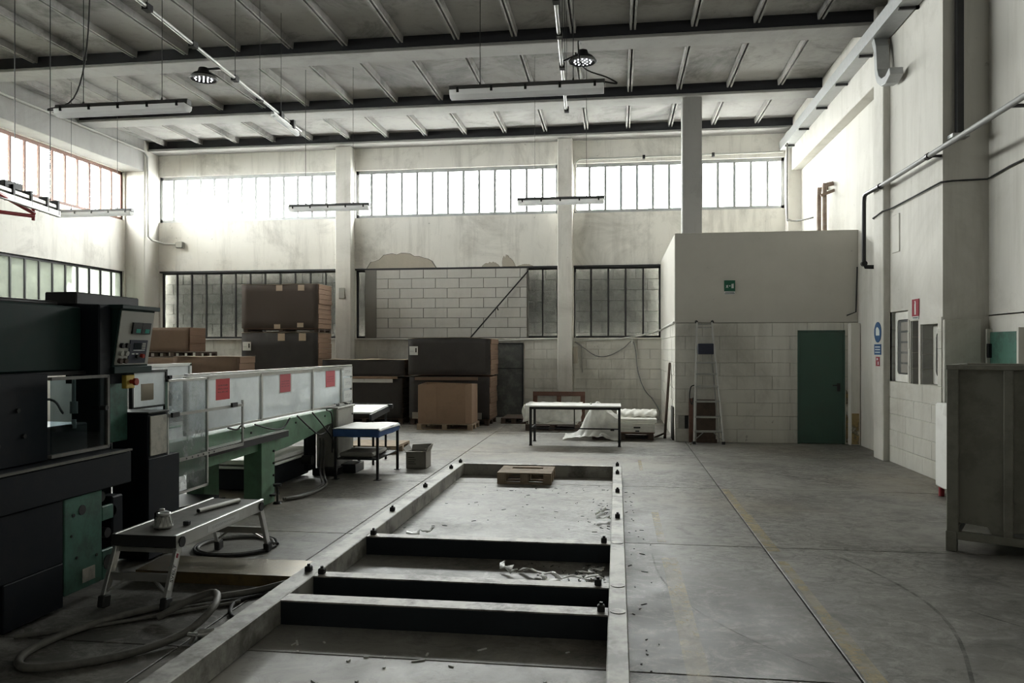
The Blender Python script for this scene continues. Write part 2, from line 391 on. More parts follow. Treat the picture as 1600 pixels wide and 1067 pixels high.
# ================================================================== SETTING
def blocks(parent, axis, c0, a0, a1, z0, z1, w, h, mat, gap=.008, depth=.05, holes=(), seed=1, name='concrete_block', shift=0, bev=.004, jit=.002):
    """running-bond wall of single blocks; front face at c0 ('y': facing -y, 'x': facing -x)"""
    cache = {}; rnd = random.Random(seed); org = WL[parent.name]; row = 0; z = z0
    while z < z1 - .02:
        zt = min(z + h, z1); a = a0 - ((row % 2) * .5 + shift) % 1 * w; row += 1
        while a < a1 - .01:
            spans = [(max(a, a0), min(a + w, a1))]; a += w
            for hx0, hx1, hz0, hz1 in holes:
                if min(zt, hz1) - max(z, hz0) > .3 * (zt - z):
                    ns = []
                    for s0, s1 in spans:
                        if s1 <= hx0 or s0 >= hx1: ns.append((s0, s1)); continue
                        if s0 < hx0: ns.append((s0, hx0))
                        if s1 > hx1: ns.append((hx1, s1))
                    spans = ns
            for s0, s1 in spans:
                if s1 - s0 < .04: continue
                L = round(s1 - s0 - gap, 3); Hh = round(zt - z - gap, 3)
                if (L, Hh) not in cache:
                    b = B()
                    if axis == 'y': b.box(-L/2, L/2, 0, depth, -Hh/2, Hh/2)
                    else: b.box(0, depth, -L/2, L/2, -Hh/2, Hh/2)
                    me = bpy.data.meshes.new(name); me.from_pydata(b.v, [], b.f)
                    bm = bmesh.new(); bm.from_mesh(me); bmesh.ops.recalc_face_normals(bm, faces=bm.faces)
                    if bev: bmesh.ops.bevel(bm, geom=bm.edges[:], offset=bev, segments=1, affect='EDGES')
                    bm.to_mesh(me); bm.free(); me.materials.append(MAT[mat]); cache[(L, Hh)] = me
                o = bpy.data.objects.new(name, cache[(L, Hh)]); COL.objects.link(o); o.parent = parent
                cc = Vector(((s0+s1)/2, c0, (z+zt)/2)) if axis == 'y' else Vector((c0, (s0+s1)/2, (z+zt)/2))
                cc[1 if axis == 'y' else 0] += (rnd.random()-.5) * 2 * jit
                o.location = cc - org; WL[o.name] = org.copy()
        z = zt

# ---- floor: concrete bays with saw-cut joints
floor = B().box(-12.6, 4.9, -8.3, 19, -.2, -.022).build('floor', 'joint_dark', label='grey concrete hall floor with saw-cut joints, scuffs and stains', cat='floor', kind='structure')
XJ = [-12.6, -9.63, -6.02, -2.41, 1.21, 4.9]; YJ = [-8.3, -6.8, -4.1, -1.4, 1.3, 3.98, 6.63, 9.37, 12.2, 14.9, 17.6, 19]
for i in range(5):
    for j in range(11):
        B().box(XJ[i]+.006, XJ[i+1]-.006, YJ[j]+.005, YJ[j+1]-.005, -.03, 0).build('floor_slab', 'floor_concrete', floor, bevel=.003)
for x, w, ya, yb in ((.41,.12,3.3,6.2), (.38,.07,6.7,7.9), (.33,.05,10.6,11.6), (1.28,.10,3.6,4.9), (1.275,.07,4.9,6.2), (1.27,.10,6.5,7.9), (1.26,.08,7.9,9.3)):
    B().add([(x-w/2,ya,.003),(x+w/2,ya,.003),(x+w/2,yb,.003),(x-w/2,yb,.003)],[(0,1,2,3)]).build('paint_stripe', 'floor_paint', floor)

m = N('tyre_scuff'); b_ = m.bsdf((.05,.047,.043), .6); t_ = m.n('ShaderNodeBsdfTransparent'); mx = m.n('ShaderNodeMixShader'); m.l(m.mul(m.ramp(m.noise(m.pos(), 6, 8, .7), .35, .6), .45), mx.inputs[0]); m.l(t_.outputs[0], mx.inputs[1]); m.l(b_.outputs[0], mx.inputs[2]); m.done(mx)
def scuff(pts, w):
    P_ = [Vector((x, y, .002)) for x, y in pts]; L, R_ = [], []
    for i, p in enumerate(P_):
        d = (P_[min(i+1, len(P_)-1)] - P_[max(i-1, 0)]).normalized(); s_ = Vector((-d.y, d.x, 0))*w/2; L.append(p+s_); R_.append(p-s_)
    n_ = len(P_); B().add(L+R_, [(i, i+1, n_+i+1, n_+i) for i in range(n_-1)]).build('tyre_scuff', 'tyre_scuff', floor)
scuff([(.28+.9*(t/12)**1.8, 6.3-2.3*(t/12)**.7) for t in range(13)], .014)
scuff([(1.75+.25*math.sin(t*.3), 6.4-.22*t) for t in range(13)], .022)
scuff([(.5+.2*t, 11.3-.02*t*t*.6) for t in range(12)], .03)
scuff([(2.2+.09*t, 5.2-.14*t+.006*t*t) for t in range(12)], .02)

# ---- ceiling: ribbed precast panels on cross beams
ceil = B().box(-12.7, 4.95, -8.4, 19, 6.98, 7.2).build('ceiling', 'concrete_ceiling', label='dark blotchy ribbed precast concrete roof between beams', cat='ceiling', kind='structure')
for y0, y1 in ((7.0, 10.0), (10.01, 12.52), (12.98, 15.52), (15.98, 18.07)):
    src = None
    for k in range(-12, 5):
        x0 = -.71 + .965*k
        if src is None:
            b = B().box(x0+.004, x0+.961, y0, y1, 6.905, 6.985)
            for xa, s in ((x0+.012, 1), (x0+.953, -1)):
                b.prism([(xa, y0, 6.905), (xa+s*.045, y0, 6.905), (xa+s*.034, y0, 6.795), (xa+s*.004, y0, 6.795)], (0, y1-y0, 0))
            src = b.build('ceiling_panel', 'concrete_ceiling', ceil); k0 = k
        else: copypart(src, ceil, (.965*(k-k0), 0, 0))
for y0, lab in ((12.5, 'concrete cross beam, its web coloured as shade, above the two round ceiling lamps'), (15.5, 'concrete cross beam resting on the freestanding post'), (18.02, 'concrete edge beam along the top of the window wall')):
    bo = thing('beam', lab, 'beam', (-4, y0+.24, 6.66), kind='structure')
    B().box(-12.2, 4.15, y0, y0+.48, 6.66, 6.715).build('bottom_flange', 'concrete_beam', bo, bevel=.012)
    B().box(-12.2, 4.15, y0+.05, y0+.43, 6.71, 6.97).build('web', 'shaded_web', bo)

# ---- back wall
BX0, BX1 = -12.6, 4.3
wins_up = [(-11.78, -6.90), (-6.48, -1.40), (-1.03, 3.86)]
wins_lo = [(-11.73, -6.90), (-6.48, -1.40), (-1.03, 1.03)]
ZU0, ZU1, ZL0, ZL1 = 4.93, 6.12, 1.93, 3.64
hb = [(a, b, ZU0, ZU1) for a, b in wins_up] + [(a, b, ZL0, ZL1) for a, b in wins_lo] + [(-2.95, -2.25, 0, 1.8)]
wall_back = B().holed('y', 18.5, 18.75, BX0, BX1, 0, 7.0, [h for h in hb]).build('wall_back', 'plaster', label='stained off-white wall with high window band at the end of the hall', cat='wall', kind='structure')
# painted block courses under the dark windows (skin 2 cm proud of the wall)
for a, b, hl, sd in ((-11.75, -6.9, (), 3), (-6.48, -1.4, ((-2.97, -2.23, 0, 1.8),), 4), (-1.03, 1.03, (), 5)):
    blocks(wall_back, 'y', 18.478, a, b, 0, 1.9, .60, .237, 'block_paint', .005, .04, hl, sd, jit=.003)
    B().box(a, b, 18.42, 18.7, 1.9, 1.93).build('window_sill', 'plaster', wall_back, bevel=.004)
# block infill in the middle bay
inf = B().box(-6.0, -2.13, 18.47, 18.56, 1.94, 3.63).build('infill_mortar', 'mortar', wall_back)
blocks(wall_back, 'y', 18.44, -5.92, -2.16, 1.94, 3.62, .60, .243, 'block_raw', .010, .05, (), 9, jit=.004)
B().box(-6.22, -5.92, 18.46, 18.56, 1.94, 3.63).build('infill_render', 'mortar', wall_back, bevel=.006)
for a, b in wins_lo: B().box(a, b, 18.462, 18.6, 3.625, 3.665).build('lintel_strip', 'steel_frame', wall_back)
# fallen-plaster patches above it
def patch(cx, w, h, seed, skew=0):
    rnd = random.Random(seed); n = 16; top = []
    for i in range(n+1):
        t = i/n; zz = h * (math.sin(math.pi*t) ** .55) * (1 + .16*(rnd.random()-.5)*2)
        top.append((cx - w/2 + w*t + skew*zz, 18.488, 3.66 + zz))
    cxm = sum(p[0] for p in top)/len(top)
    B().prism([(cxm+(x-cxm)*1.035, 18.493, 3.655+(z-3.66)*1.05) for x, y, z in top], (0, .01, 0)).build('patch_crack', 'mortar', wall_back)
    B().prism(top, (0, .02, 0)).build('plaster_patch', 'render_patch', wall_back)
patch(-5.3, 1.75, .36, 2); patch(-3.05, .45, .12, 3); patch(-2.6, .32, .26, 5, -.25); patch(-2.2, .4, .06, 6)

def window(n, axis, c, a0, a1, z0, z1, panes, bar, fm, pm, label, sill=None, thick=.045):
    w = thing('window_%d' % n, label, 'window', ((a0+a1)/2, c, z0) if axis == 'y' else (c, (a0+a1)/2, z0), kind='structure')
    def bx(bld, a, b, za, zb, t): return bld.box(a, b, c-t/2, c+t/2, za, zb) if axis == 'y' else bld.box(c-t/2, c+t/2, a, b, za, zb)
    f = B(); bx(f, a0, a1, z0, z0+bar*1.4, thick); bx(f, a0, a1, z1-bar*1.4, z1, thick); bx(f, a0, a0+bar*1.2, z0, z1, thick); bx(f, a1-bar*1.2, a1, z0, z1, thick)
    f.build('window_frame', fm, w)
    pitch = (a1-a0)/panes; mu = pa = None
    for i in range(panes):
        off = (pitch*i, 0, 0) if axis == 'y' else (0, pitch*i, 0)
        if i == 0:
            b = B(); bx(b, a0+bar/2, a0+pitch-bar/2, z0+bar, z1-bar, .006); pa = b.build('pane', pm, w)
            b = B(); bx(b, a0+pitch-bar/2, a0+pitch+bar/2, z0, z1, thick*.9); mu = b.build('mullion', fm, w)
        else:
            copypart(pa, w, off)
            if i < panes-1: copypart(mu, w, off)
    return w
n = 1
for (a, b), lab in zip(wins_up, ('high steel window band glowing white in the corner bay by the left-hand wall', 'high steel window band glowing white above the block infill', 'high steel window band glowing white behind the freestanding post')):
    window(n, 'y', 18.6, a, b, ZU0, ZU1, 13, .058, 'galvanised', 'glass_sky', lab); n += 1
for (a, b), lab, pn in zip(wins_lo, ('dark dirty steel window blocked from outside, behind the tallest carton stack', 'remains of dark steel window on both sides of the block infill', 'dark dirty steel window blocked from outside, beside the painted block room'), (12, 13, 5)):
    window(n, 'y', 18.62, a, b, ZL0, ZL1, pn, .036, 'steel_frame', 'glass_dirty', lab); n += 1
outer = B().box(-12.0, 1.4, 18.95, 19.1, 1.5, 4.2).build('wall_outer', 'outer_block', label='grey block wall seen through the dirty lower windows', cat='wall', kind='structure')
blocks(outer, 'y', 18.92, -11.9, -6.7, 1.8, 3.8, .55, .26, 'outer_block', .012, .04, (), 21)
blocks(outer, 'y', 18.92, -2.3, -1.3, 1.8, 3.8, .55, .26, 'outer_block', .012, .04, (), 22)
blocks(outer, 'y', 18.92, -1.2, 1.2, 1.8, 3.8, .55, .26, 'outer_block', .012, .04, (), 23)
# columns along the back wall
for x0, x1, lab in ((-6.89, -6.50, 'off-white concrete column between the corner window band and the block infill'), (-1.40, -1.05, 'off-white concrete column beside the block infill and the leaning pallet'), (3.86, 4.2, 'pale concrete column where the window wall meets the copper pipes')):
    c = thing('column', lab, 'column', ((x0+x1)/2, 18.35, 0), kind='structure')
    B().box(x0, x1, 18.2, 18.52, 0, 6.66).build('shaft', 'plaster_column', c, bevel=.012)
    if x0 < -6: B().box(-6.79, -6.65, 18.175, 18.2, 2.9, 3.17).build('switch_box', 'grey_paint', c, bevel=.004)
    if -2 < x0 < -1: B().box(-1.03, -.93, 18.3, 18.5, 1.32, 1.72).build('chipped_hole', 'render_patch', c)
c = thing('column', 'off-white concrete corner column with a conduit running down it', 'column', (-12.1, 18.2, 0), kind='structure')
B().box(-12.5, -11.78, 17.9, 18.52, 0, 6.97).build('shaft', 'plaster_column', c, bevel=.015)
c = thing('column', 'freestanding grey concrete post rising behind the painted block room', 'column', (1.48, 15.75, 0), kind='structure')
B().box(1.29, 1.67, 15.6, 15.95, 0, 6.67).build('shaft', 'concrete_beam', c, bevel=.012)
# grey steel door in the back wall
d = thing('door_2', 'scuffed dark grey metal door beside the wide carton stack', 'door', (-2.6, 18.5, 0), kind='structure')
B().box(-2.93, -2.27, 18.5, 18.54, .01, 1.79).build('door_leaf', 'door_grey', d, bevel=.003)
B().box(-2.95, -2.92, 18.45, 18.55, 0, 1.8).box(-2.28, -2.25, 18.45, 18.55, 0, 1.8).box(-2.95, -2.25, 18.45, 18.55, 1.79, 1.81).build('door_frame', 'steel_frame', d)
B().box(-3.0, -2.2, 18.56, 18.74, -.02, 1.85).build('door_backing', 'outer_block', d)  # unseen slab added to stop daylight leaking under the door
B().box(-2.92, -2.28, 18.47, 18.5, 1.18, 1.2).build('crossbar', 'steel_frame', d)

# ---- left wall with two window bands
hl = []; bays = []
for k in range(2):
    yb = 17.85 - k*5.2; ya = yb - 4.8; bays.append((ya, yb)); hl += [(ya, yb, 4.9, 6.12)] + ([(ya, yb, 1.95, 3.62)] if k < 2 else [])
wall_left = B().holed('x', -12.55, -12.3, -8.3, 18.75, 0, 7.0, hl).build('wall_left', 'plaster', label='off-white side wall with two long steel window bands', cat='wall', kind='structure')
B().box(-12.3, -11.8, -8.3, 18.3, 6.13, 6.97).build('lintel_beam', 'concrete_beam', wall_left, bevel=.015)
for k, (ya, yb) in enumerate(bays):
    if k == 0: u, l = 'tall upper steel window with rust-red bars on the side wall above the machine', 'frosted greenish steel window low on the side wall behind the machine'
    else: u, l = 'upper steel window further along the side wall, bay %s' % ('two','three','four','five')[k-1], 'lower frosted window further along the side wall, bay %s' % ('two','three','four','five')[k-1]
    if k < 1: pn = 12
    else: pn = 6
    window(n, 'x', -12.38, ya, yb, 4.9, 6.12, pn, .052, 'steel_frame_rust', 'glass_sky', u); n += 1
    if k < 2: window(n, 'x', -12.38, ya, yb, 1.95, 3.62, pn, .042, 'steel_frame', 'glass_frosted', l); n += 1

# ---- right wall: pier with recessed windows, then set back towards the camera
rw = [(11.30, 12.0, 1.18, 2.20), (10.93, 11.21, 1.18, 2.04), (10.30, 10.86, 1.19, 1.98)]
wall_right = B().holed('x', 4.0, 4.55, 10.15, 12.1, 0, 7.0, rw).box(4.15, 4.55, 12.1, 18.75, 0, 7.0).box(4.53, 4.9, -8.3, 10.15, 0, 7.0).build('wall_right', 'plaster_right', label='pale plastered side wall with a stepped pier and three recessed openings', cat='wall', kind='structure')
blocks(wall_right, 'x', 3.988, 10.16, 12.0, 0, 2.06, .60, .237, 'block_paint_right', .004, .02, [(a-.02, b+.02, z0-.01, z1+.01) for a, b, z0, z1 in rw], 31, jit=.002)
B().box(4.0, 4.42, 10.1, 10.16, 0, 2.02).build('pier_skin', 'block_paint_right', wall_right, bevel=.006)
B().box(4.53, 4.9, -8.3, 10.15, 2.06, 2.075).build('skim_edge', 'plaster', wall_right)
B().box(3.94, 4.16, 12.42, 18.2, 5.73, 6.97).build('edge_beam', 'plaster_right', wall_right, bevel=.012)
B().box(3.985, 4.0, 11.6, 11.9, 3.05, 3.6).build('plaster_patch', 'plaster_right', wall_right, bevel=.01)
for i, (a, b, z0, z1) in enumerate(rw):      # unpainted blocks line the openings' far jambs
    for q in range(4):
        h = (z1-z0)/4
        B().box(4.02, 4.5, b-.012, b+.02, z0+q*h+.004, z0+(q+1)*h-.004).build('jamb_block', 'outer_block', wall_right, bevel=.003)
def round_window(nm, ya, yb, z0, z1, lab, x=4.2):
    w = thing(nm, lab, 'window', (x, (ya+yb)/2, z0), kind='structure')
    def rr(y0, y1, za, zb, r, k=5):
        pts = []
        for cy, cz, a in ((y1-r, zb-r, 0), (y0+r, zb-r, 90), (y0+r, za+r, 180), (y1-r, za+r, 270)):
            for i in range(k+1):
                t = math.radians(a + 90*i/k); pts.append((cy + r*math.cos(t), cz + r*math.sin(t)))
        return pts
    o_, i_ = rr(ya, yb, z0, z1, .03), rr(ya+.09, yb-.09, z0+.11, z1-.11, .06); nn = len(o_)
    vs = [(x, p, q) for p, q in o_] + [(x, p, q) for p, q in i_] + [(x+.05, p, q) for p, q in o_] + [(x+.05, p, q) for p, q in i_]
    fs = []
    for i in range(nn):
        j = (i+1) % nn
        fs += [(i, j, nn+j, nn+i), (2*nn+i, 3*nn+i, 3*nn+j, 2*nn+j), (i, 2*nn+i, 2*nn+j, j), (nn+i, nn+j, 3*nn+j, 3*nn+i)]
    B().add(vs, fs).build('window_frame', 'white_board', w)
    g = rr(ya+.075, yb-.075, z0+.095, z1-.095, .07)
    B().prism([(x+.012, p, q) for p, q in g], (.004, 0, 0)).build('gasket', 'black', w)
    g = rr(ya+.10, yb-.10, z0+.12, z1-.12, .055)
    B().prism([(x+.006, p, q) for p, q in g], (.005, 0, 0)).build('pane', 'door_grey', w)
    return w
w = round_window('window_%d' % n, 11.30, 11.985, 1.185, 2.19, 'white framed window with rounded corners and a blind, under the lintel beside the column', 4.065); n += 1
for q in range(5): B().box(4.06, 4.066, 11.41, 11.74, 1.32+q*.15, 1.44+q*.15).build('blind_slat', 'cardboard_grey', w)
round_window('window_%d' % n, 10.31, 10.85, 1.195, 1.97, 'small white framed window with rounded corners and dark glass, at the pier corner', 4.155); n += 1
B().box(4.5, 4.54, 10.2, 12.05, 1.0, 2.3).build('recess_backing', 'outer_block', wall_right)
c = thing('column', 'slim white pilaster on the side wall carrying the blue and red signs', 'column', (4.0, 12.2, 0), kind='structure')
B().box(3.9, 4.2, 12.0, 12.42, 0, 6.6).build('shaft', 'plaster_right', c, bevel=.01)
d = thing('door_3', 'upper part of a teal green door showing above the grey metal container', 'door', (4.5, 9.75, 0), kind='structure')
B().box(4.505, 4.535, 9.36, 10.06, .01, 1.86).build('door_leaf', 'teal_green', d, bevel=.003)
B().box(4.47, 4.53, 10.06, 10.1, 0, 1.9).box(4.47, 4.53, 9.32, 9.36, 0, 1.9).build('door_frame', 'block_paint_right', d)
B().box(4.47, 4.505, 10.02, 10.08, 1.55, 1.72).build('hinge', 'dark_metal', d)
B().box(-12.6, 4.9, -8.5, -8.3, 0, 7.0).build('wall_front', 'plaster', label='plain off-white end wall behind the viewpoint', cat='wall', kind='structure')

# ---- painted block room in the corner
PY = 14.03
dh = [(3.15, 3.92, 0, 1.93)]; hole = (1.09, 1.27, .2, .47)
wall_p = B().holed('y', PY+.012, PY+.2, 1.045, 4.15, 0, 2.12, dh + [hole]).holed('x', 1.045, 1.2, PY+.012, 18.5, 0, 2.12, []).build('wall_partition', 'mortar_paint', label='corner room of off-white painted blocks with smooth upper panels', cat='wall', kind='structure')
blocks(wall_p, 'y', PY, 1.03, 4.15, 0, 2.12, .60, .2355, 'block_paint', .004, .03, dh + [hole], 41, shift=.2, jit=.003)
blocks(wall_p, 'x', 1.03, PY+.01, 18.5, 0, 2.12, .60, .2355, 'block_paint', .004, .03, [], 42, jit=.003)
B().box(1.025, 4.15, PY-.006, PY+.12, 2.125, 3.73).build('upper_panel', 'plaster_partition', wall_p, bevel=.006)
B().box(1.025, 1.15, PY+.125, 18.5, 2.125, 3.73).build('upper_panel', 'plaster_partition', wall_p, bevel=.006)
B().box(1.1, 4.15, PY+.1, 18.5, 3.66, 3.72).build('room_roof', 'plaster_partition', wall_p)
B().box(1.0, 1.3, PY+.2, PY+.6, 0, .6).build('hole_backing', 'joint_dark', wall_p)
B().box(3.98, 4.14, PY-.16, PY, 0, 2.1).build('pilaster', 'block_paint', wall_p, bevel=.008)
m = N('yellow_stain'); P = m.pos(); t_ = m.n('ShaderNodeBsdfTransparent'); b_ = m.bsdf(m.mix(m.noise(P, 5), (.40,.28,.10), (.36,.29,.17)), .9)
mx = m.n('ShaderNodeMixShader'); m.l(m.mul(m.ramp(m.noise(P, 4, 6, .6), .34, .56), .75), mx.inputs[0]); m.l(t_.outputs[0], mx.inputs[1]); m.l(b_.outputs[0], mx.inputs[2]); m.done(mx)
B().prism([(3.95, PY-.004, .03), (4.0, PY-.004, .03), (4.0, PY-.004, .5), (3.97, PY-.004, .52), (4.03, PY-.004, .75), (3.98, PY-.004, .92), (3.95, PY-.004, .95)], (0, .003, 0)).build('rust_stain', 'yellow_stain', wall_p)
B().box(4.0, 4.12, PY-.163, PY-.161, .02, .55).build('rust_stain', 'yellow_stain', wall_p)
for i in range(9):
    rnd = random.Random(60+i)
    B().blob((1.10+.075*(i % 3), PY+.05, .036+.068*(i//3)), .034, i, .2, 7, 5).build('broken_block', 'rubble', label='broken lump of block in the wall hole, %s row, %s' % (('bottom', 'middle', 'top')[i//3], ('nearest the room corner', 'between its neighbours', 'nearest the stepladder')[i % 3]), cat='rubble', group='rubble in the broken wall corner')
d = thing('door_1', 'plain dark green metal door with black lever handle in the block room', 'door', (3.53, PY, 0), kind='structure')
B().box(3.17, 3.90, PY-.005, PY+.05, .01, 1.96).build('door_leaf', 'door_green', d, bevel=.003)
B().box(3.14, 3.17, PY-.015, PY+.06, 0, 1.985).box(3.90, 3.93, PY-.015, PY+.06, 0, 1.985).box(3.14, 3.93, PY-.015, PY+.06, 1.96, 1.985).build('door_frame', 'door_green', d)
h_ = B().box(3.80, 3.85, PY-.02, PY-.004, .92, 1.06).build('handle_plate', 'black', d, bevel=.003)
B().cyl((3.825, PY-.005, 1.03), (3.825, PY-.06, 1.03), .01).bar((3.835, PY-.06, 1.03), (3.71, PY-.06, 1.025), .022, .02).build('lever', 'black', h_)

# ---- outside: ground and hedge, plus a canopy added to tint the upper panes
B().box(-60, 40, -40, 60, -.6, -.25).build('ground', 'asphalt', label='pale yard outside the hall', cat='ground', kind='structure')
B().box(-15.2, -12.7, 6.5, 15.2, 6.35, 6.5).build('tint_canopy', 'canopy', label='cream canopy added outside the upper side window to tint its panes', cat='canopy', kind='structure')
hd = B(); rnd = random.Random(5)
for i in range(260):
    y = -8 + 27*rnd.random(); hd.blob((-16.5+rnd.random()*1.5, y, .3+rnd.random()*4.1), .55+rnd.random()*.35, i, .35, 8, 6)
hd.build('hedge', 'hedge_leaf', label='green hedge outside the frosted side windows', cat='hedge', kind='stuff')

# ================================================================== OVERHEAD
def lamp(x0, x1, y, lab, cord=None):
    z = 4.24; L = thing('hanging_lamp', lab, 'lamp', ((x0+x1)/2, y, z), group='hanging fluorescent lamps')
    B().prism([(x0, y-.05, z+.075), (x0, y+.05, z+.075), (x0, y+.04, z+.135), (x0, y-.04, z+.135)], (x1-x0, 0, 0)).build('housing', 'lamp_body', L, bevel=.004)
    pr = [(-.085, .08), (-.07, .03), (-.035, .0), (.035, .0), (.07, .03), (.085, .08)]
    B().prism([(x0+.01, y+a, z+b) for a, b in pr], (x1-x0-.02, 0, 0)).build('diffuser', 'lamp_cover', L, bevel=.006)
    for k in range(5):
        xx = x0+.1+(x1-x0-.2)*k/4
        B().box(xx-.012, xx+.012, y-.09, y-.075, z+.05, z+.1).build('clip', 'dark_metal', L)
    for xx in (x0+.32, x1-.32):
        b = B().cyl((xx, y, z+.135), (xx, y, 6.92), .004, 6).cyl((xx, y, z+.13), (xx, y, z+.17), .016, 8, .006).build('suspension_wire', 'dark_metal', L)
    if cord: B().tube(cord, .008, 6).build('power_cord', 'rubber', L)
lamp(-6.2, -4.62, 7.82, 'long fluorescent lamp hanging over the machine, its cord looping up to the roof', [(-6.15, 7.82, 4.33), (-6.32, 7.82, 4.34), (-6.0, 7.82, 4.45), (-5.85, 7.83, 5.0), (-5.8, 7.83, 6.0), (-5.78, 7.83, 6.9)])
lamp(-1.72, -.12, 7.81, 'long fluorescent lamp hanging beside a round ceiling lamp, with loose cord', [(-.2, 7.81, 4.37), (0.0, 7.81, 4.33), (-.1, 7.82, 4.40), (-.35, 7.9, 4.55), (-.42, 8.4, 5.0), (-.43, 9.2, 5.3)])
lamp(-10.9, -9.28, 13.72, 'fluorescent lamp hanging low in front of the corner column')
lamp(-6.12, -4.55, 13.78, 'fluorescent lamp hanging in front of the column left of the block infill')
lamp(-1.78, -.22, 13.73, 'fluorescent lamp hanging in front of the column beside the block room')
def conduit(pts, lab, boxes):
    c = thing('lighting_conduit', lab, 'conduit', pts[0])
    B().tube(pts, .022, 8, curve=False).build('rail', 'galvanised_light', c)
    for p in boxes:
        B().box(p[0]-.035, p[0]+.035, p[1]-.05, p[1]+.05, p[2]-.035, p[2]+.035).build('clamp', 'dark_metal', c)
        B().cyl((p[0], p[1], p[2]+.03), (p[0], p[1], 6.95), .004, 6).build('hanger_wire', 'dark_metal', c)
conduit([(-4.93, 7.0, 5.3), (-5.24, 12.25, 5.3)], 'thin pale conduit slung below the roof beside the machine-side round lamp', [(-4.97, 7.6, 5.3), (-5.03, 8.6, 5.3), (-5.10, 9.75, 5.3), (-5.16, 10.6, 5.3), (-5.2, 11.4, 5.3)])
conduit([(-.60, 7.0, 5.3), (-.77, 11.8, 5.3)], 'thin pale conduit slung below the roof beside the middle round lamp', [(-.63, 8.0, 5.3), (-.66, 8.9, 5.3), (-.70, 9.9, 5.3), (-.73, 10.8, 5.3), (-.76, 11.7, 5.3)])
def highbay(x, y, z, cx, lab):
    h = thing('round_lamp', lab, 'lamp', (x, y, z), group='round ceiling lamps')
    B().lathe([(.0, .15), (.06, .15), (.075, .10), (.13, .07), (.165, .03), (.165, .0), (.15, .0), (.145, .012), (0, .012)], (x, y, z), 24).build('reflector', 'dark_metal', h)
    B().lathe([(.168, .0), (.175, .012), (.165, .03), (.158, -.004), (.168, 0)], (x, y, z), 24).build('rim', 'lamp_cover', h)
    for i in range(19):
        r = 0 if i == 0 else (.055 if i < 7 else .105); a = i*2*math.pi/6 if i < 7 else i*2*math.pi/12
        B().lathe([(.0, -.004), (.009, .0), (.011, .010)], (x+r*math.cos(a), y+r*math.sin(a), z), 8).build('led_lens', 'led', h)
    B().bar((x, y, z+.13), (cx, y, 5.3), .03, .02).build('bracket', 'dark_metal', h)
highbay(-5.33, 9.36, 5.16, -5.08, 'round lamp of bright dots on the conduit above the machine')
highbay(-.43, 9.75, 5.28, -.69, 'round lamp of bright dots on the conduit above the floor frame')
t = thing('tube_lamp', 'short slim tube lamp clipped along the end of the machine-side conduit', 'lamp', (-5.16, 11.4, 5.1))
B().bar((-5.13, 10.95, 5.17), (-5.19, 12.0, 5.17), .07, .05).build('diffuser', 'lamp_cover', t, bevel=.012)
B().bar((-5.13, 10.95, 5.21), (-5.19, 12.0, 5.21), .05, .03).build('housing', 'galvanised_light', t)
for y in (11.3, 11.75): B().box(-5.2, -5.13, y-.03, y+.03, 5.2, 5.33).build('clamp', 'dark_metal', t)
# rail with red swing arm, upper left
r = thing('overhead_rail', 'light metal track with clamps running overhead towards the corner', 'rail', (-8.2, 9.5, 3.7))
def lerp(a, b, t): return tuple(a[i]+(b[i]-a[i])*t for i in range(3))
RA, RB = (-7.75, 7.9, 3.76), (-8.28, 10.48, 3.76)
B().bar(RA, RB, .10, .05).build('track', 'galvanised_light', r, bevel=.004)
B().bar((-7.70, 7.9, 3.66), (-8.22, 10.4, 3.66), .05, .09).build('lower_channel', 'alu_dull', r, bevel=.004)
for q in (.35, .52, .68, .84, .95):
    p = lerp(RA, RB, q); B().box(p[0]-.07, p[0]+.07, p[1]-.02, p[1]+.02, p[2]-.12, p[2]+.09).build('clamp', 'dark_metal', r, bevel=.004)
p = lerp(RA, RB, .55); B().box(p[0]-.06, p[0]+.05, p[1]-.2, p[1]+.12, p[2]+.03, p[2]+.13).build('end_box', 'dark_metal', r, bevel=.01)
B().cyl((-8.0, 9.3, 3.78), (-8.0, 9.3, 6.95), .006, 6).cyl((-8.2, 10.2, 3.78), (-8.2, 10.2, 6.95), .006, 6).build('hanger_wire', 'dark_metal', r)
a = thing('red_arm', 'dark red tubular arm of two converging tubes below the overhead rail', 'arm', (-8.1, 9.8, 3.4))
B().cyl((-7.65, 8.3, 3.68), (-8.28, 9.98, 3.6), .026, 10).build('upper_tube', 'red_paint', a)
B().cyl((-8.6, 8.6, 3.50), (-8.28, 9.98, 3.56), .026, 10).build('lower_tube', 'red_paint', a)
B().cyl((-8.29, 9.98, 3.50), (-8.29, 9.98, 3.67), .022, 10).build('joint_pin', 'red_paint', a)
B().cyl((-8.05, 9.5, 3.63), (-8.05, 9.5, 3.75), .006, 6).build('tie', 'dark_metal', a)
# gutter, brackets and pipes along the right wall
g = thing('gutter', 'long pale sheet metal gutter under the roof edge on dark brackets', 'gutter', (3.85, 12, 6.2))
B().prism([(3.70, 8.0, 6.42), (3.72, 8.0, 6.24), (3.98, 8.0, 6.24), (3.98, 8.0, 6.26), (3.735, 8.0, 6.26), (3.715, 8.0, 6.42)], (0, 10.4, 0)).build('channel', 'galvanised', g)
for y in (10.9, 12.6, 13.9, 15.2, 16.6, 17.9):
    B().box(3.74, 4.14 if y > 12.1 else 4.0, y-.02, y+.02, 6.20, 6.235).box(3.95, 3.99, y-.02, y+.02, 6.2, 6.42).build('bracket', 'steel_frame', g)
s_ = B(); pth = [(12.02, 6.24), (11.93, 6.08), (11.90, 5.88), (11.88, 5.72), (11.80, 5.58), (11.66, 5.49), (11.48, 5.47), (11.30, 5.53)]
vs = []
for y, z in pth:
    pass
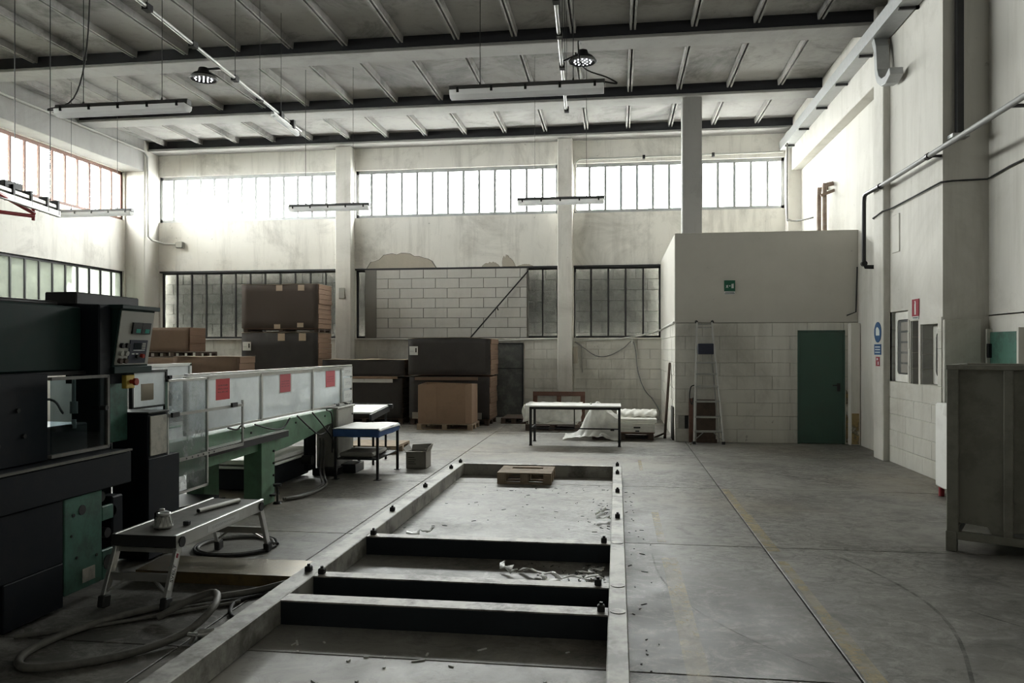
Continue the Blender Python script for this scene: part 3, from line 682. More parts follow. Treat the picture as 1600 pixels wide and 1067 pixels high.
def ribbon(b, path, x0, x1, th):
    n_ = len(path); vs = []
    for i, (y, z) in enumerate(path):
        a0 = path[max(i-1, 0)]; a1 = path[min(i+1, n_-1)]; d = Vector((a1[0]-a0[0], a1[1]-a0[1])).normalized(); nn = Vector((-d.y, d.x))*th/2
        vs += [(x0, y+nn.x, z+nn.y), (x1, y+nn.x, z+nn.y), (x1, y-nn.x, z-nn.y), (x0, y-nn.x, z-nn.y)]
    fs = [(4*i+k, 4*i+(k+1) % 4, 4*i+4+(k+1) % 4, 4*i+4+k) for i in range(n_-1) for k in range(4)] + [(0,1,2,3), (4*n_-1, 4*n_-2, 4*n_-3, 4*n_-4)]
    return b.add(vs, fs)
ribbon(B(), pth, 3.76, 3.94, .11).build('downspout', 'galvanised', g, bevel=.005)
p = thing('long_pipe', 'long grey pipe running along the side wall with a dark elbow drop', 'pipe', (3.85, 10, 2.9))
B().tube([(3.85, 2.0, 4.08), (3.85, 11.85, 4.06)], .032, 10, curve=False).build('pale_run', 'cable_grey', p)
B().tube([(3.85, 11.85, 4.06), (3.85, 12.62, 4.08), (3.85, 12.70, 4.05), (3.85, 12.72, 3.95), (3.85, 12.72, 3.02), (3.87, 12.72, 2.95), (4.15, 12.72, 2.94)], .032, 10, curve=False).build('dark_drop', 'dark_metal', p)
for q in ((3.85, 12.0, 4.06), (3.85, 12.72, 3.0), (3.85, 10.2, 4.06)): B().cyl((q[0], q[1]-.04, q[2]), (q[0], q[1]+.04, q[2]), .043, 12).build('coupling', 'dark_metal', p)
for y in (10.2, 8.2): B().bar((3.85, y, 4.06), (4.05 if y > 10 else 4.53, y, 4.06), .03, .03).build('bracket', 'dark_metal', p)
p = thing('drop_pipe', 'dark square downpipe on the pier face, ending above the long pipe', 'pipe', (4.18, 10.1, 4.2))
B().box(4.13, 4.21, 10.06, 10.14, 4.30, 6.98).build('pipe_shaft', 'dark_metal', p, bevel=.006)
B().box(4.05, 4.25, 9.99, 10.15, 4.24, 4.29).build('ledge', 'galvanised', p, bevel=.004)
B().tube([(4.14, 12.45, 3.55), (3.88, 12.4, 3.66), (3.885, 11.98, 3.69), (3.97, 11.9, 3.71), (3.97, 11, 3.715), (3.97, 10.14, 3.72), (4.1, 10.12, 3.73), (4.5, 10.12, 3.74), (4.5, 9.6, 3.77), (4.5, 8, 3.79), (4.5, 4, 3.79)], .011, 6, curve=False).build('wall_cable', 'rubber', label='thin dark cable stapled along the side wall and round the pier', cat='cable')
B().tube([(4.12, 13.98, 3.08), (4.10, 13.98, 2.3), (3.95, 13.99, 2.24)], .011, 6, curve=False).build('wall_conduit', 'dark_metal', label='thin dark conduit down the edge of the block room', cat='conduit')
p = thing('copper_pipe', 'pair of rusty copper pipes rising out of the block room roof', 'pipe', (4.0, 15.6, 3.7))
for i, y in enumerate((15.55, 15.95)):
    B().tube([(3.98, y, 3.72), (3.98, y, 4.75), (4.02, y, 4.83), (4.14, y, 4.86)], .045, 10).build('pipe_run', 'rusty_copper', p)
B().cyl((3.9, 15.5, 4.62), (4.15, 15.5, 4.72), .03, 8).build('branch', 'rusty_copper', p)
B().tube([(3.72, 17.6, 6.2), (3.72, 17.6, 4.65), (3.75, 17.55, 4.5), (3.9, 17.4, 4.45), (4.12, 17.0, 4.45)], .018, 8).build('bent_conduit', 'hose_grey', label='slim grey conduit dropping from the gutter and bending to the wall', cat='conduit')
c = thing('wall_conduit', 'pale conduit along the side beam and down the corner column to a socket box', 'conduit', (-11.7, 18, 4.3))
B().tube([(-11.76, 5, 6.52), (-11.76, 17.86, 6.62), (-11.74, 17.96, 6.5), (-11.73, 17.98, 4.5), (-11.7, 18.1, 4.42), (-11.6, 18.45, 4.38), (-11.2, 18.46, 4.36)], .028, 8, curve=False).build('tube', 'cable_white', c)
B().box(-11.25, -11.05, 18.38, 18.5, 4.26, 4.42).build('socket_box', 'grey_paint', c, bevel=.02)
c = thing('window_conduit', 'white conduit above the window band beside the freestanding post', 'conduit', (1, 18.4, 6.2))
B().tube([(-.98, 18.44, 4.95), (-.98, 18.44, 6.12), (-.9, 18.44, 6.2), (3.8, 18.44, 6.22)], .022, 8, curve=False).build('tube', 'cable_white', c)
for xx in (.6, 2.2): B().box(xx, xx+.06, 18.41, 18.5, 6.17, 6.25).build('clip', 'dark_metal', c)

# ================================================================== SIGNS
s = thing('exit_sign', 'green and white emergency exit sign on the block room panel', 'sign', (1.98, PY-.01, 2.62))
B().box(1.885, 2.075, PY-.014, PY-.008, 2.685, 2.875).build('plate', 'sign_green', s)
q = lambda pts: [(x, PY-.0165, z) for x, z in pts]
B().prism(q([(2.01, 2.735), (2.05, 2.735), (2.05, 2.82), (2.01, 2.81)]), (0, .003, 0)).build('door_symbol', 'sign_white', s)
B().cyl((1.983, PY-.0165, 2.778), (1.983, PY-.0135, 2.778), .012, 10).build('arrow_symbol', 'sign_white', s)
B().prism(q([(1.915, 2.74), (1.928, 2.745), (1.937, 2.762), (1.945, 2.738), (1.955, 2.742), (1.95, 2.77), (1.957, 2.795), (1.94, 2.79), (1.915, 2.787), (1.925, 2.772)]), (0, .003, 0)).build('runner_symbol', 'sign_white', s)
B().box(1.89, 2.07, PY-.012, PY-.008, 2.625, 2.68).build('caption_plate', 'sign_white', s)
B().box(1.90, 2.06, PY-.0135, PY-.0115, 2.658, 2.668).box(1.895, 2.065, PY-.0135, PY-.0115, 2.633, 2.645).build('caption_print', 'print_dark', s)
s = thing('mandatory_sign', 'blue round sign over a blue text plate on the slim pilaster', 'sign', (3.89, 12.2, 1.6))
B().cyl((3.899, 12.22, 1.91), (3.893, 12.22, 1.91), .155, 24).build('disc', 'sign_blue', s)
B().prism([(3.892, y, z) for y, z in ((12.13, 1.86), (12.29, 1.86), (12.29, 1.96), (12.24, 1.99), (12.17, 1.97), (12.13, 1.93))], (-.002, 0, 0)).build('boot_symbol', 'sign_white', s)
B().box(3.893, 3.899, 12.07, 12.37, 1.57, 1.73).build('text_plate', 'sign_blue', s)
for k in range(3): B().box(3.891, 3.8935, 12.11, 12.33, 1.60+k*.04, 1.615+k*.04).build('text_line', 'sign_white', s)
s = thing('small_red_sign', 'small red and white sign below the blue signs on the pilaster', 'sign', (3.89, 12.2, 1.42))
B().box(3.893, 3.899, 12.14, 12.30, 1.40, 1.54).build('plate', 'sign_red', s)
B().box(3.891, 3.8935, 12.17, 12.21, 1.42, 1.47).box(3.891, 3.8935, 12.2, 12.26, 1.49, 1.52).build('symbol', 'sign_white', s)
s = thing('extinguisher_sign', 'red sign with white fire extinguisher symbol above the narrow opening', 'sign', (3.98, 11.0, 2.05))
B().box(3.990, 3.998, 10.89, 11.13, 2.10, 2.33).build('plate', 'sign_red', s)
B().prism([(3.989, y, z) for y, z in ((10.985, 2.12), (11.035, 2.12), (11.035, 2.26), (11.02, 2.285), (11.04, 2.30), (11.0, 2.31), (10.985, 2.28))], (-.002, 0, 0)).build('extinguisher_symbol', 'sign_white', s)
B().box(3.990, 3.998, 10.90, 11.12, 2.06, 2.095).build('caption_plate', 'sign_white', s)
B().box(3.988, 3.9905, 10.92, 11.10, 2.073, 2.083).build('caption_print', 'print_dark', s)

# ================================================================== FLOOR FRAME
F = thing('floor_frame', 'long welded steel base frame lying on the floor with cross beams', 'frame', (-1.0, 6.5, 0))
B().box(-2.14, -2.0, 1.2, 10.05, .001, .15).build('side_rail', 'frame_paint', F, bevel=.006)
B().box(-.05, .06, 1.2, 10.05, .001, .15).build('side_rail', 'frame_paint', F, bevel=.006)
for y0, y1, mt in ((4.38, 4.50, 'navy_beam'), (4.88, 4.98, 'navy_beam'), (5.97, 6.07, 'navy_beam'), (9.95, 10.05, 'frame_paint')):
    c = B().box(-2.0, -.05, y0, y1, .001, .138).build('cross_beam', mt, F)
    B().box(-2.0, -.05, y0-.004, y1+.004, .138, .147).build('cross_beam_cap', 'beam_top', c)
for i, (x, y) in enumerate([(-2.06,10.02),(-2.07,9.49),(-2.07,8.17),(-2.07,6.93),(-1.96,6.03),(-2.07,4.97),(-1.96,4.93),(.005,10.0),(.005,9.36),(.005,8.15),(.005,6.91),(-.10,6.02),(-.12,4.93),(-.09,4.44)]):
    b = B().box(x-.022, x+.022, y-.022, y+.022, .146, .185).build('leveling_bolt', 'rubber', F, bevel=.006)
    B().cyl((x, y, .185), (x, y, .20), .011, 6).build('bolt_head', 'dark_metal', b)
for x in (-2.0, -.06):
    for y in (4.44, 4.93, 6.02): B().cyl((.005, y, .147), (.005, y, .1535), .045, 14).build('weld_plate', 'beam_top', F) if x > -1 else None

def pallet(x0, x1, y0, y1, z0, lab, mat='wood', grp=None, h=.125, rot=None, slot=None):
    p = thing('wooden_pallet', lab, 'pallet', ((x0+x1)/2, (y0+y1)/2, z0), grp)
    f = lambda b: b
    for k in range(3):
        ya = y0 + (y1-y0-.09)*k/2
        B().box(x0, x1, ya, ya+.09, z0+.001, z0+.018).build('bottom_board', mat, p, bevel=.002)
        for j in range(3):
            xa = x0 + (x1-x0-.1)*j/2
            B().box(xa, xa+.1, ya, ya+.09, z0+.018, z0+h-.034).build('spacer_block', mat, p, bevel=.003)
    for j in range(3):
        xa = x0 + (x1-x0-.1)*j/2
        B().box(xa, xa+.1, y0, y1, z0+h-.034, z0+h-.017).build('cross_board', mat, p, bevel=.002)
    nb = 5 if (y1-y0) < .9 else 7; w = (y1-y0)/nb
    for k in range(nb):
        if slot and k == slot: 
            B().box(x0, x0+.14, y0+k*w+.006, y0+(k+1)*w-.006, z0+h-.017, z0+h).build('deck_board', mat, p, bevel=.002)
            B().box(x1-.14, x1, y0+k*w+.006, y0+(k+1)*w-.006, z0+h-.017, z0+h).build('deck_board', mat, p, bevel=.002)
            continue
        B().box(x0, x1, y0+k*w+.006, y0+(k+1)*w-.006, z0+h-.017, z0+h).build('deck_board', mat, p, bevel=.002)
    return p
pallet(-1.46, -.79, 9.32, 9.9, 0, 'small pale wooden pallet lying inside the far end of the floor frame', 'wood', 'pallets', .14, slot=3)

# ---- litter inside the frame
def strip(pts, w, seed):
    b = B(); rnd = random.Random(seed); L, R_ = [], []
    for i, p in enumerate(pts):
        a = Vector(pts[max(i-1, 0)]); c = Vector(pts[min(i+1, len(pts)-1)]); d = (c-a).normalized(); s_ = Vector((-d.y, d.x, 0))*w/2*(.6+.8*rnd.random())
        s_.z = (rnd.random()-.5)*w*.6; L.append(Vector(p)+s_); R_.append(Vector(p)-s_)
    n_ = len(pts); b.add(L+R_, [(i, i+1, n_+i+1, n_+i) for i in range(n_-1)], True); return b
rnd = random.Random(11); names = ['grey strip of plastic film twisted', 'pale plastic strip lying', 'curled white film scrap lying', 'long limp plastic band lying', 'frayed film ribbon lying', 'crumpled pale strip lying']
for i, (x, y, ang, L, lab) in enumerate([(-.55,5.55,-.5,.36,'long pale plastic strip with a kink, between the second and third cross beams'), (-.42,5.33,-.65,.34,'white folded plastic band nearest the second cross beam'), (-.80,5.62,2.2,.22,'thin forked plastic ribbon at the left of the scrap heap'), (-.25,5.45,.2,.30,'frayed film scrap beside the right rail'), (-.18,5.62,.8,.22,'crumpled grey film scrap under the third cross beam end'), (-1.72,6.65,.9,.3,'bent pale film strip near the left rail behind the third cross beam'), (-.16,7.75,1.2,.28,'tangled clear film strip by the right rail further back'), (-.12,7.4,.7,.22,'short white film strip by the right rail further back')]):
    pts = [(x+math.cos(ang)*L*(t/7-.5)+.02*math.sin(t*1.7+i), y+math.sin(ang)*L*(t/7-.5)+.02*math.cos(t*2.1), .022+.03*abs(math.sin(t*.9+i))) for t in range(8)]
    strip(pts, .04, i).build('film_scrap', 'plastic_film', label=lab, cat='scrap', group='plastic scraps in the floor frame', thick=.004)
lit = B()
for i in range(170):
    z_ = rnd.random()
    if z_ < .35: x, y = -.08-abs(rnd.gauss(0, .25)), 5.1+rnd.random()*.8
    elif z_ < .55: x, y = -.07-abs(rnd.gauss(0, .10)), 6.1+rnd.random()*3
    elif z_ < .75: x, y = .09+abs(rnd.gauss(0, .10)), 3.5+rnd.random()*5.5
    else: x, y = -1.95+1.85*rnd.random(), 6.2+rnd.random()*3.4
    L = .004+rnd.random()**2*.022; a = rnd.random()*3.1; w_ = .002+rnd.random()*.003
    M_ = Matrix.Translation((x, y, .0022)) @ Matrix.Rotation(a, 4, 'Z'); lit.box(-L, L, -w_, w_, -.002, .002, M_)
lit.build('litter', 'rubber', label='dark crumbs and splinters scattered along the floor frame', cat='litter', kind='stuff')
lit = B()
for i in range(70):
    x, y = (-1.9+1.75*rnd.random(), 3.2+1.0*rnd.random()) if i % 2 else (-.09-abs(rnd.gauss(0, .18)), 5.05+rnd.random()*.85)
    L = .006+rnd.random()**2*.03; a = rnd.random()*3.1; w_ = .002+rnd.random()*.004
    lit.box(-L, L, -w_, w_, -.003, .003, Matrix.Translation((x, y, .0035)) @ Matrix.Rotation(a, 4, 'Z'))
lit.build('paper_litter', 'paper_white', label='tiny white paper slivers scattered between the frame rails', cat='litter', kind='stuff')

# ================================================================== PACKAGING MACHINE
A = thing('packaging_machine', 'large dark navy and green packaging machine with tilted control panel', 'machine', (-4.2, 4.3, 0))
B().box(-5.6, -3.45, 2.2, 5.09, .70, .925).build('machine_bed', 'navy', A, bevel=.008)
B().box(-5.6, -3.46, 2.2, 5.09, .925, .936).build('bed_top', 'navy', A)
B().box(-3.475, -3.442, 2.2, 5.09, .927, .940).build('bed_edge_strip', 'hose_grey', A)
B().box(-5.6, -3.47, 2.2, 4.43, .30, .70).box(-5.6, -3.47, 3.95, 4.43, .02, .30).box(-5.6, -3.75, 2.2, 4.43, .02, .30).build('lower_housing', 'navy', A, bevel=.006)
B().box(-5.6, -3.8, 4.43, 5.1, .02, .70).build('gear_case', 'navy', A)
gp = B().box(-3.50, -3.47, 4.44, 4.80, .08, .70).box(-3.50, -3.47, 4.80, 4.92, .48, .58).box(-3.50, -3.47, 4.80, 4.92, .08, .28).build('side_plate', 'teal_green', A, bevel=.006)
for y, z, r in ((4.60, .60, .033), (4.52, .58, .012), (4.74, .27, .010), (4.55, .30, .009), (4.50, .45, .008), (4.86, .19, .05)): B().cyl((-3.472, y, z), (-3.466, y, z), r, 16).build('plate_hole', 'black', gp)
B().box(-3.469, -3.464, 4.60, 4.72, .12, .21).build('plate_label', 'cream_worn', gp)
for k, (y, z) in enumerate(((4.84, .64), (4.90, .38), (4.96, .52))): B().cyl((-3.75, y, z), (-3.5, y, z), .035, 12).build('shaft_end', 'dark_metal', A)
B().box(-3.62, -3.5, 4.95, 5.07, .30, .62).build('chain_guard', 'navy', A, bevel=.01)
# uprights and upper housing
up = B().box(-4.3, -3.6, 3.0, 4.46, .94, 1.50).build('upright_panel', 'navy', A, bevel=.006)
for y, z in ((3.95, 1.2), (4.2, 1.28), (4.25, 1.12), (4.05, 1.08)): B().cyl((-3.6, y, z), (-3.585, y, z), .014, 8).build('screw', 'black', up)
B().box(-5.3, -3.75, 2.2, 4.97, 1.50, 1.95).build('upper_housing', 'dark_green', A, bevel=.012)
B().box(-5.3, -3.72, 2.2, 4.97, 1.475, 1.50).build('housing_lip', 'dark_metal', A)
B().box(-3.84, -3.62, 4.975, 5.105, .94, 1.97).build('corner_post', 'navy', A, bevel=.01)
B().box(-4.05, -3.8, 4.98, 5.70, 1.97, 2.06).build('top_cover', 'dark_metal', A, bevel=.008)
B().tube([(-3.9, 3.2, 1.96), (-3.9, 4.2, 1.965), (-3.9, 4.9, 1.97)], .02, 8).box(-4.1, -3.8, 3.9, 4.05, 1.95, 2.0).build('cable_duct', 'dark_metal', A)
wn_ = B().box(-3.53, -3.52, 4.39, 4.92, .99, 1.46).build('window_pane', 'machine_glass', A)
B().box(-3.54, -3.51, 4.38, 4.93, 1.455, 1.475).box(-3.54, -3.51, 4.38, 4.93, .965, .985).box(-3.54, -3.51, 4.915, 4.935, .97, 1.47).build('pane_frame', 'hose_grey', wn_)
B().cyl((-3.52, 4.85, 1.25), (-3.47, 4.85, 1.25), .018, 10).build('pane_knob', 'black', wn_)
B().box(-5.4, -3.62, 4.40, 4.86, .94, 1.15).build('sealing_head', 'dark_metal', A, bevel=.01)
B().tube([(-3.95, 4.4, 1.32), (-3.8, 4.55, 1.25), (-3.75, 4.6, 1.15), (-3.85, 4.75, 1.10)], .008, 6).tube([(-3.9, 4.45, 1.28), (-3.72, 4.62, 1.32), (-3.7, 4.72, 1.22)], .008, 6).build('air_hose', 'cable_grey', A)
B().cyl((-3.62, 4.72, 1.46), (-3.62, 4.72, 1.30), .012, 8).cyl((-3.62, 4.72, 1.30), (-3.62, 4.72, 1.22), .025, 10).cyl((-3.62, 4.72, 1.18), (-3.62, 4.72, 1.12), .015, 10).build('valve', 'aluminium', A)
# control box, face tilted down towards the operator
Y0, Y1 = 5.11, 5.53
cb = B().prism([(-4.2, Y0, 1.52), (-3.615, Y0, 1.52), (-3.55, Y0, 1.95), (-4.2, Y0, 1.95)], (0, Y1-Y0, 0)).build('control_box', 'dark_green', A, bevel=.005)
B().box(-4.2, -3.525, Y0-.01, Y1+.03, 1.945, 1.975).build('box_hood', 'dark_green', cb, bevel=.004)
B().box(-4.2, -3.59, Y0-.01, Y1+.02, 1.475, 1.525).build('box_sill', 'dark_green', cb, bevel=.004)
def onp(u, v, d=0):   # point on the panel: u along y 0..1, v up 0..1, d proud
    n_ = Vector((.43, 0, -.065)).normalized(); p = Vector((-3.615+.065*v, Y0+(Y1-Y0)*u, 1.525+.42*v)); return p + n_*d
def plate(u0, u1, v0, v1, d0, d1):
    return B().add([onp(u0,v0,d0), onp(u1,v0,d0), onp(u1,v1,d0), onp(u0,v1,d0), onp(u0,v0,d1), onp(u1,v0,d1), onp(u1,v1,d1), onp(u0,v1,d1)], [(0,1,2,3),(4,5,6,7),(0,1,5,4),(1,2,6,5),(2,3,7,6),(3,0,4,7)])
plate(.03, .97, .03, .97, .0, .006).build('panel_face', 'panel_grey', cb)
for u in (.36, .62):
    ct = plate(u, u+.25, .58, .78, .006, .02).build('controller', 'black', cb)
    plate(u+.09, u+.21, .60, .67, .02, .022).build('digit_display', 'display_teal', ct)
kp = plate(.36, .86, .06, .47, .006, .012).build('operator_terminal', 'dark_blue', cb)
plate(.47, .68, .30, .42, .012, .014).build('screen', 'screen', kp)
plate(.47, .80, .28, .295, .012, .014).build('legend', 'sign_white', kp)
for k in range(3): plate(.70, .80, .31+k*.04, .34+k*.04, .012, .016).build('key', 'panel_grey', kp)
for u in (.44, .55): plate(u, u+.07, .215, .235, .012, .015).build('legend', 'sign_white', kp)
p = onp(.72, .19, .012); B().cyl(p, onp(.72, .19, .035), .016, 12).build('knob', 'red_knob', kp)
p = onp(.58, .18, .012); B().cyl(p, onp(.58, .18, .03), .014, 12).build('knob', 'black', kp)
for r_, v in enumerate((.37, .235, .105)):
    for u in (.13, .27):
        B().cyl(onp(u, v, .006), onp(u, v, .03), .019, 12).build('push_button', ('black', 'panel_grey', 'wood_dark')[r_], cb)
B().box(-4.0, -3.64, 5.13, 5.4, 1.40, 1.475).build('button_arm', 'navy', A)
e = B().box(-3.64, -3.60, 5.25, 5.35, 1.36, 1.46).build('stop_button_box', 'yellow_paint', A, bevel=.004)
B().cyl((-3.60, 5.30, 1.41), (-3.57, 5.30, 1.41), .016, 12).cyl((-3.57, 5.30, 1.41), (-3.55, 5.30, 1.41), .027, 14).build('stop_button', 'red_knob', e)
B().box(-3.93, -3.76, 5.2, 5.5, .95, 1.40).build('green_post', 'teal_green', A, bevel=.006)
# side cabinet with worn cover
tc_ = B().box(-3.90, -3.6, 5.51, 5.76, .02, 1.15).build('tall_cabinet', 'navy', A, bevel=.006)
B().box(-3.93, -3.58, 5.49, 5.77, 1.15, 1.165).build('cabinet_top', 'dark_metal', tc_, bevel=.003)
B().box(-3.60, -3.588, 5.53, 5.75, .82, 1.13).build('worn_cover', 'cream_worn', tc_, bevel=.004)
B().box(-4.0, -3.6, 5.765, 5.93, .02, .80).box(-3.599, -3.592, 5.51, 5.93, .02, .80).build('low_cabinet', 'navy', A, bevel=.004)
B().box(-5.4, -3.9, 5.12, 5.5, .02, .92).build('rear_body', 'navy', A)
fp = B().box(-3.96, -3.95, 5.84, 6.30, 1.17, 1.46).build('framed_guard', 'polycarbonate', A)
B().box(-3.97, -3.94, 5.82, 6.32, 1.455, 1.475).box(-3.97, -3.94, 5.82, 5.84, 1.12, 1.475).box(-3.97, -3.94, 6.30, 6.32, 1.12, 1.475).box(-3.97, -3.94, 5.82, 6.32, 1.155, 1.17).build('guard_frame', 'black', fp)
B().box(-3.948, -3.944, 5.95, 6.12, 1.22, 1.36).build('stuck_paper', 'cardboard_lid', fp)
B().box(-3.97, -3.92, 6.32, 6.36, 1.40, 1.42).box(-3.97, -3.92, 6.34, 6.36, 1.15, 1.42).build('handle_bar', 'black', fp)
# swing-out clear door on rods
sd_ = B().box(-3.625, -3.618, 5.81, 6.40, .46, 1.39).build('swing_door', 'clear_guard', A)
B().box(-3.63, -3.61, 5.79, 6.42, 1.385, 1.405).box(-3.63, -3.61, 5.79, 6.42, .44, .46).box(-3.63, -3.61, 5.79, 5.81, .44, 1.405).box(-3.63, -3.61, 6.40, 6.42, .44, 1.405).build('door_frame', 'aluminium', sd_)
B().box(-3.61, -3.597, 5.8, 7.05, 1.10, 1.125).box(-3.615, -3.60, 5.95, 7.05, .715, .745).box(-3.612, -3.598, 7.03, 7.05, .72, 1.16).build('support_rod', 'alu_dull', sd_)
for y, z in ((5.87, 1.10), (6.85, 1.112)): B().box(-3.60, -3.58, y-.05, y+.05, z-.005, z+.035).build('rod_clamp', 'black', sd_)
for k in range(6): B().cyl((-3.60, 6.05+k*.09, .73), (-3.597, 6.05+k*.09, .73), .008, 8).build('rod_hole', 'black', sd_)

# ================================================================== CONVEYOR
Cn = thing('conveyor', 'green framed conveyor enclosed in scuffed clear guards with red notices', 'conveyor', (-4.1, 8.3, 0))
def xp(poly, x0, x1): return B().prism([(x0, y, z) for y, z in poly], (x1-x0, 0, 0))
xp([(5.95, .56), (7.56, .59), (7.87, .53), (8.3, .545), (9.0, .60), (9.5, .68), (10.35, .70), (10.35, .87), (5.95, .87)], -3.82, -3.70).build('side_beam', 'conveyor_green', Cn, bevel=.005)
B().box(-4.5, -4.42, 5.95, 10.35, .62, .87).build('side_beam', 'conveyor_green', Cn)
B().box(-3.86, -3.66, 7.56, 7.87, .012, .76).build('leg', 'conveyor_green', Cn, bevel=.006)
B().box(-4.5, -4.3, 7.56, 7.87, .012, .62).build('leg', 'conveyor_green', Cn, bevel=.006)
for y in (7.6, 9.3, 10.3):
    pass
for z in (.43, .30, .56): B().cyl((-3.66, 7.83, z), (-3.645, 7.83, z), .013, 8).build('bolt', 'dark_metal', Cn)
ft = B().cyl((-3.60, 7.80, .001), (-3.60, 7.80, .025), .05, 14, .035).cyl((-3.60, 7.80, .025), (-3.60, 7.80, .19), .012, 8).cyl((-3.60, 7.80, .19), (-3.60, 7.80, .215), .045, 12).build('leveling_foot', 'dark_metal', Cn)
B().box(-3.66, -3.6, 7.74, 7.86, .09, .11).build('foot_bracket', 'dark_metal', Cn)
B().box(-4.45, -3.78, 6.0, 10.4, .80, .86).build('belt', 'white_top', Cn)
B().box(-3.70, -3.62, 6.45, 8.13, .685, .75).build('angle_rail', 'rubber', Cn)
B().box(-3.70, -3.615, 6.45, 8.13, .75, .756).build('angle_edge', 'aluminium', Cn)
for y, z in ((7.2, .82), (8.5, .80), (8.9, .70), (7.4, .80), (9.4, .80)): B().cyl((-3.70, y, z), (-3.69, y, z), .012, 8).build('bolt', 'black', Cn)
GX = -3.75; ys = [6.29, 7.72, 9.1, 10.51]
gr = B()
gr.box(GX-.015, GX+.02, ys[0], ys[3], 1.395, 1.412).box(GX-.015, GX+.02, ys[0], ys[3], 1.418, 1.435).box(GX-.012, GX+.012, ys[0], ys[3], 1.37, 1.396)
gr.box(GX-.015, GX+.018, ys[0], ys[3], .895, .915)
gr.build('guard_rail', 'aluminium', Cn)
for k, y in enumerate(ys):
    B().box(GX-.018, GX+.02, y-.018, y+.018, .89, 1.41).build('guard_upright', 'aluminium', Cn, bevel=.003)
for k in range(3):
    B().box(GX-.003, GX+.003, ys[k]+.02, ys[k+1]-.02, .915, 1.395).build('guard_panel', 'polycarbonate', Cn)
for k in range(3):
    B().box(-4.503, -4.497, ys[k]+.02, ys[k+1]-.02, .90, 1.36).build('guard_panel', 'clear_guard', Cn)
B().box(-4.52, -4.48, 6.29, 10.51, 1.36, 1.385).box(-4.52, -4.48, 6.29, 10.51, .87, .90).build('guard_rail', 'aluminium', Cn)
B().box(-4.5, -3.77, 10.495, 10.51, .9, 1.38).build('guard_panel', 'polycarbonate', Cn)
rp = B().box(-4.61, -4.60, 7.0, 7.78, .95, 1.48).build('rear_screen', 'polycarbonate', Cn)
B().box(-4.62, -4.59, 6.95, 7.82, 1.475, 1.505).box(-4.62, -4.59, 7.78, 7.82, .9, 1.5).box(-4.62, -4.59, 6.95, 6.99, .9, 1.5).build('screen_frame', 'aluminium', rp)
for (y0, y1, z0, z1, mt, sl) in ((6.79, 7.05, 1.17, 1.395, 'red_notice', 0), (8.18, 8.46, 1.165, 1.37, 'red_notice_faded', .02), (9.55, 9.87, 1.16, 1.375, 'red_notice_faded', .02)):
    if sl: B().box(GX+.004, GX+.0055, y0-sl, y1+sl+.02, z0-.012, z1+.03).build('notice_sleeve', 'paper_white', Cn)
    B().box(GX+.006, GX+.0075, y0, y1, z0, z1).build('notice', mt, Cn)
for z0, z1 in ((1.28, 1.40), (1.11, 1.25), (.93, 1.08)): B().box(GX+.021, GX+.024, 10.16, 10.48, z0, z1).build('instruction_sheet', 'printed_sheet', Cn)
B().box(GX-.01, GX+.02, 10.08, 10.13, .92, 1.395).build('hinge_strip', 'alu_dull', Cn)
for i, pts in enumerate(([(-3.68, 7.45, .88), (-3.67, 7.8, .80), (-3.67, 8.1, .78), (-3.68, 8.3, .87)], [(-3.68, 8.5, .88), (-3.66, 8.8, .72), (-3.66, 9.1, .60), (-3.67, 9.35, .60), (-3.68, 9.5, .66)], [(-3.68, 8.95, .88), (-3.66, 9.2, .72), (-3.66, 9.55, .50), (-3.7, 9.68, .35)], [(-3.68, 6.9, .9), (-3.67, 7.05, .87), (-3.66, 7.12, .90), (-3.67, 7.2, .87)], [(-3.68, 9.4, .88), (-3.67, 9.55, .82), (-3.68, 9.62, .60), (-3.7, 9.66, .3)])):
    B().tube(pts, .009, 6).build('loose_cable', 'rubber', Cn)
# machinery under the conveyor
B().box(-4.72, -4.02, 8.35, 9.65, .03, .27).build('drive_housing', 'navy', Cn, bevel=.01)
B().box(-4.75, -3.96, 8.25, 9.6, .285, .315).box(-4.75, -3.96, 8.25, 9.6, .335, .385).build('drive_cover', 'white_top', Cn, bevel=.006)
B().box(-3.96, -3.9, 9.35, 9.6, .1, .75).build('drive_post', 'navy', Cn)
B().cyl((-3.95, 9.3, .25), (-3.82, 9.3, .25), .06, 14).build('drive_wheel', 'dark_metal', Cn)
B().bar((-4.4, 6.2, .10), (-3.8, 7.4, .10), .05, .05).bar((-4.2, 6.0, .18), (-3.72, 6.9, .22), .04, .04).build('floor_rail', 'dark_metal', Cn)
B().box(-4.9, -4.1, 6.1, 7.5, .02, .14).build('base_plinth', 'navy', Cn)

K = thing('switch_cabinet', 'grey steel switch cabinet at the end of the conveyor guards', 'cabinet', (-3.8, 10.0, 0))
B().box(-3.93, -3.65, 9.70, 10.33, .10, .865).build('cabinet_body', 'grey_paint', K, bevel=.006)
B().box(-3.651, -3.643, 9.72, 10.31, .12, .85).build('cabinet_door', 'grey_paint', K, bevel=.003)
B().box(-3.95, -3.63, 9.68, 10.35, .865, .885).build('cabinet_lid', 'grey_paint', K, bevel=.004)
B().box(-3.90, -3.72, 9.692, 9.70, .70, .83).build('vent_plate', 'dark_metal', K)
B().cyl((-3.643, 10.26, .76), (-3.635, 10.26, .76), .014, 10).cyl((-3.643, 10.26, .28), (-3.635, 10.26, .28), .014, 10).build('lock', 'black', K)
B().box(-3.95, -3.62, 9.6, 10.1, .002, .10).box(-3.80, -3.45, 9.85, 10.2, .002, .12).build('foot_frame', 'dark_metal', K, bevel=.006)
B().tube([(-3.92, 9.75, .91), (-3.8, 9.8, .93), (-3.72, 9.95, .90), (-3.8, 10.1, .93), (-3.7, 10.25, .90)], .012, 6).build('top_cable', 'rubber', K)
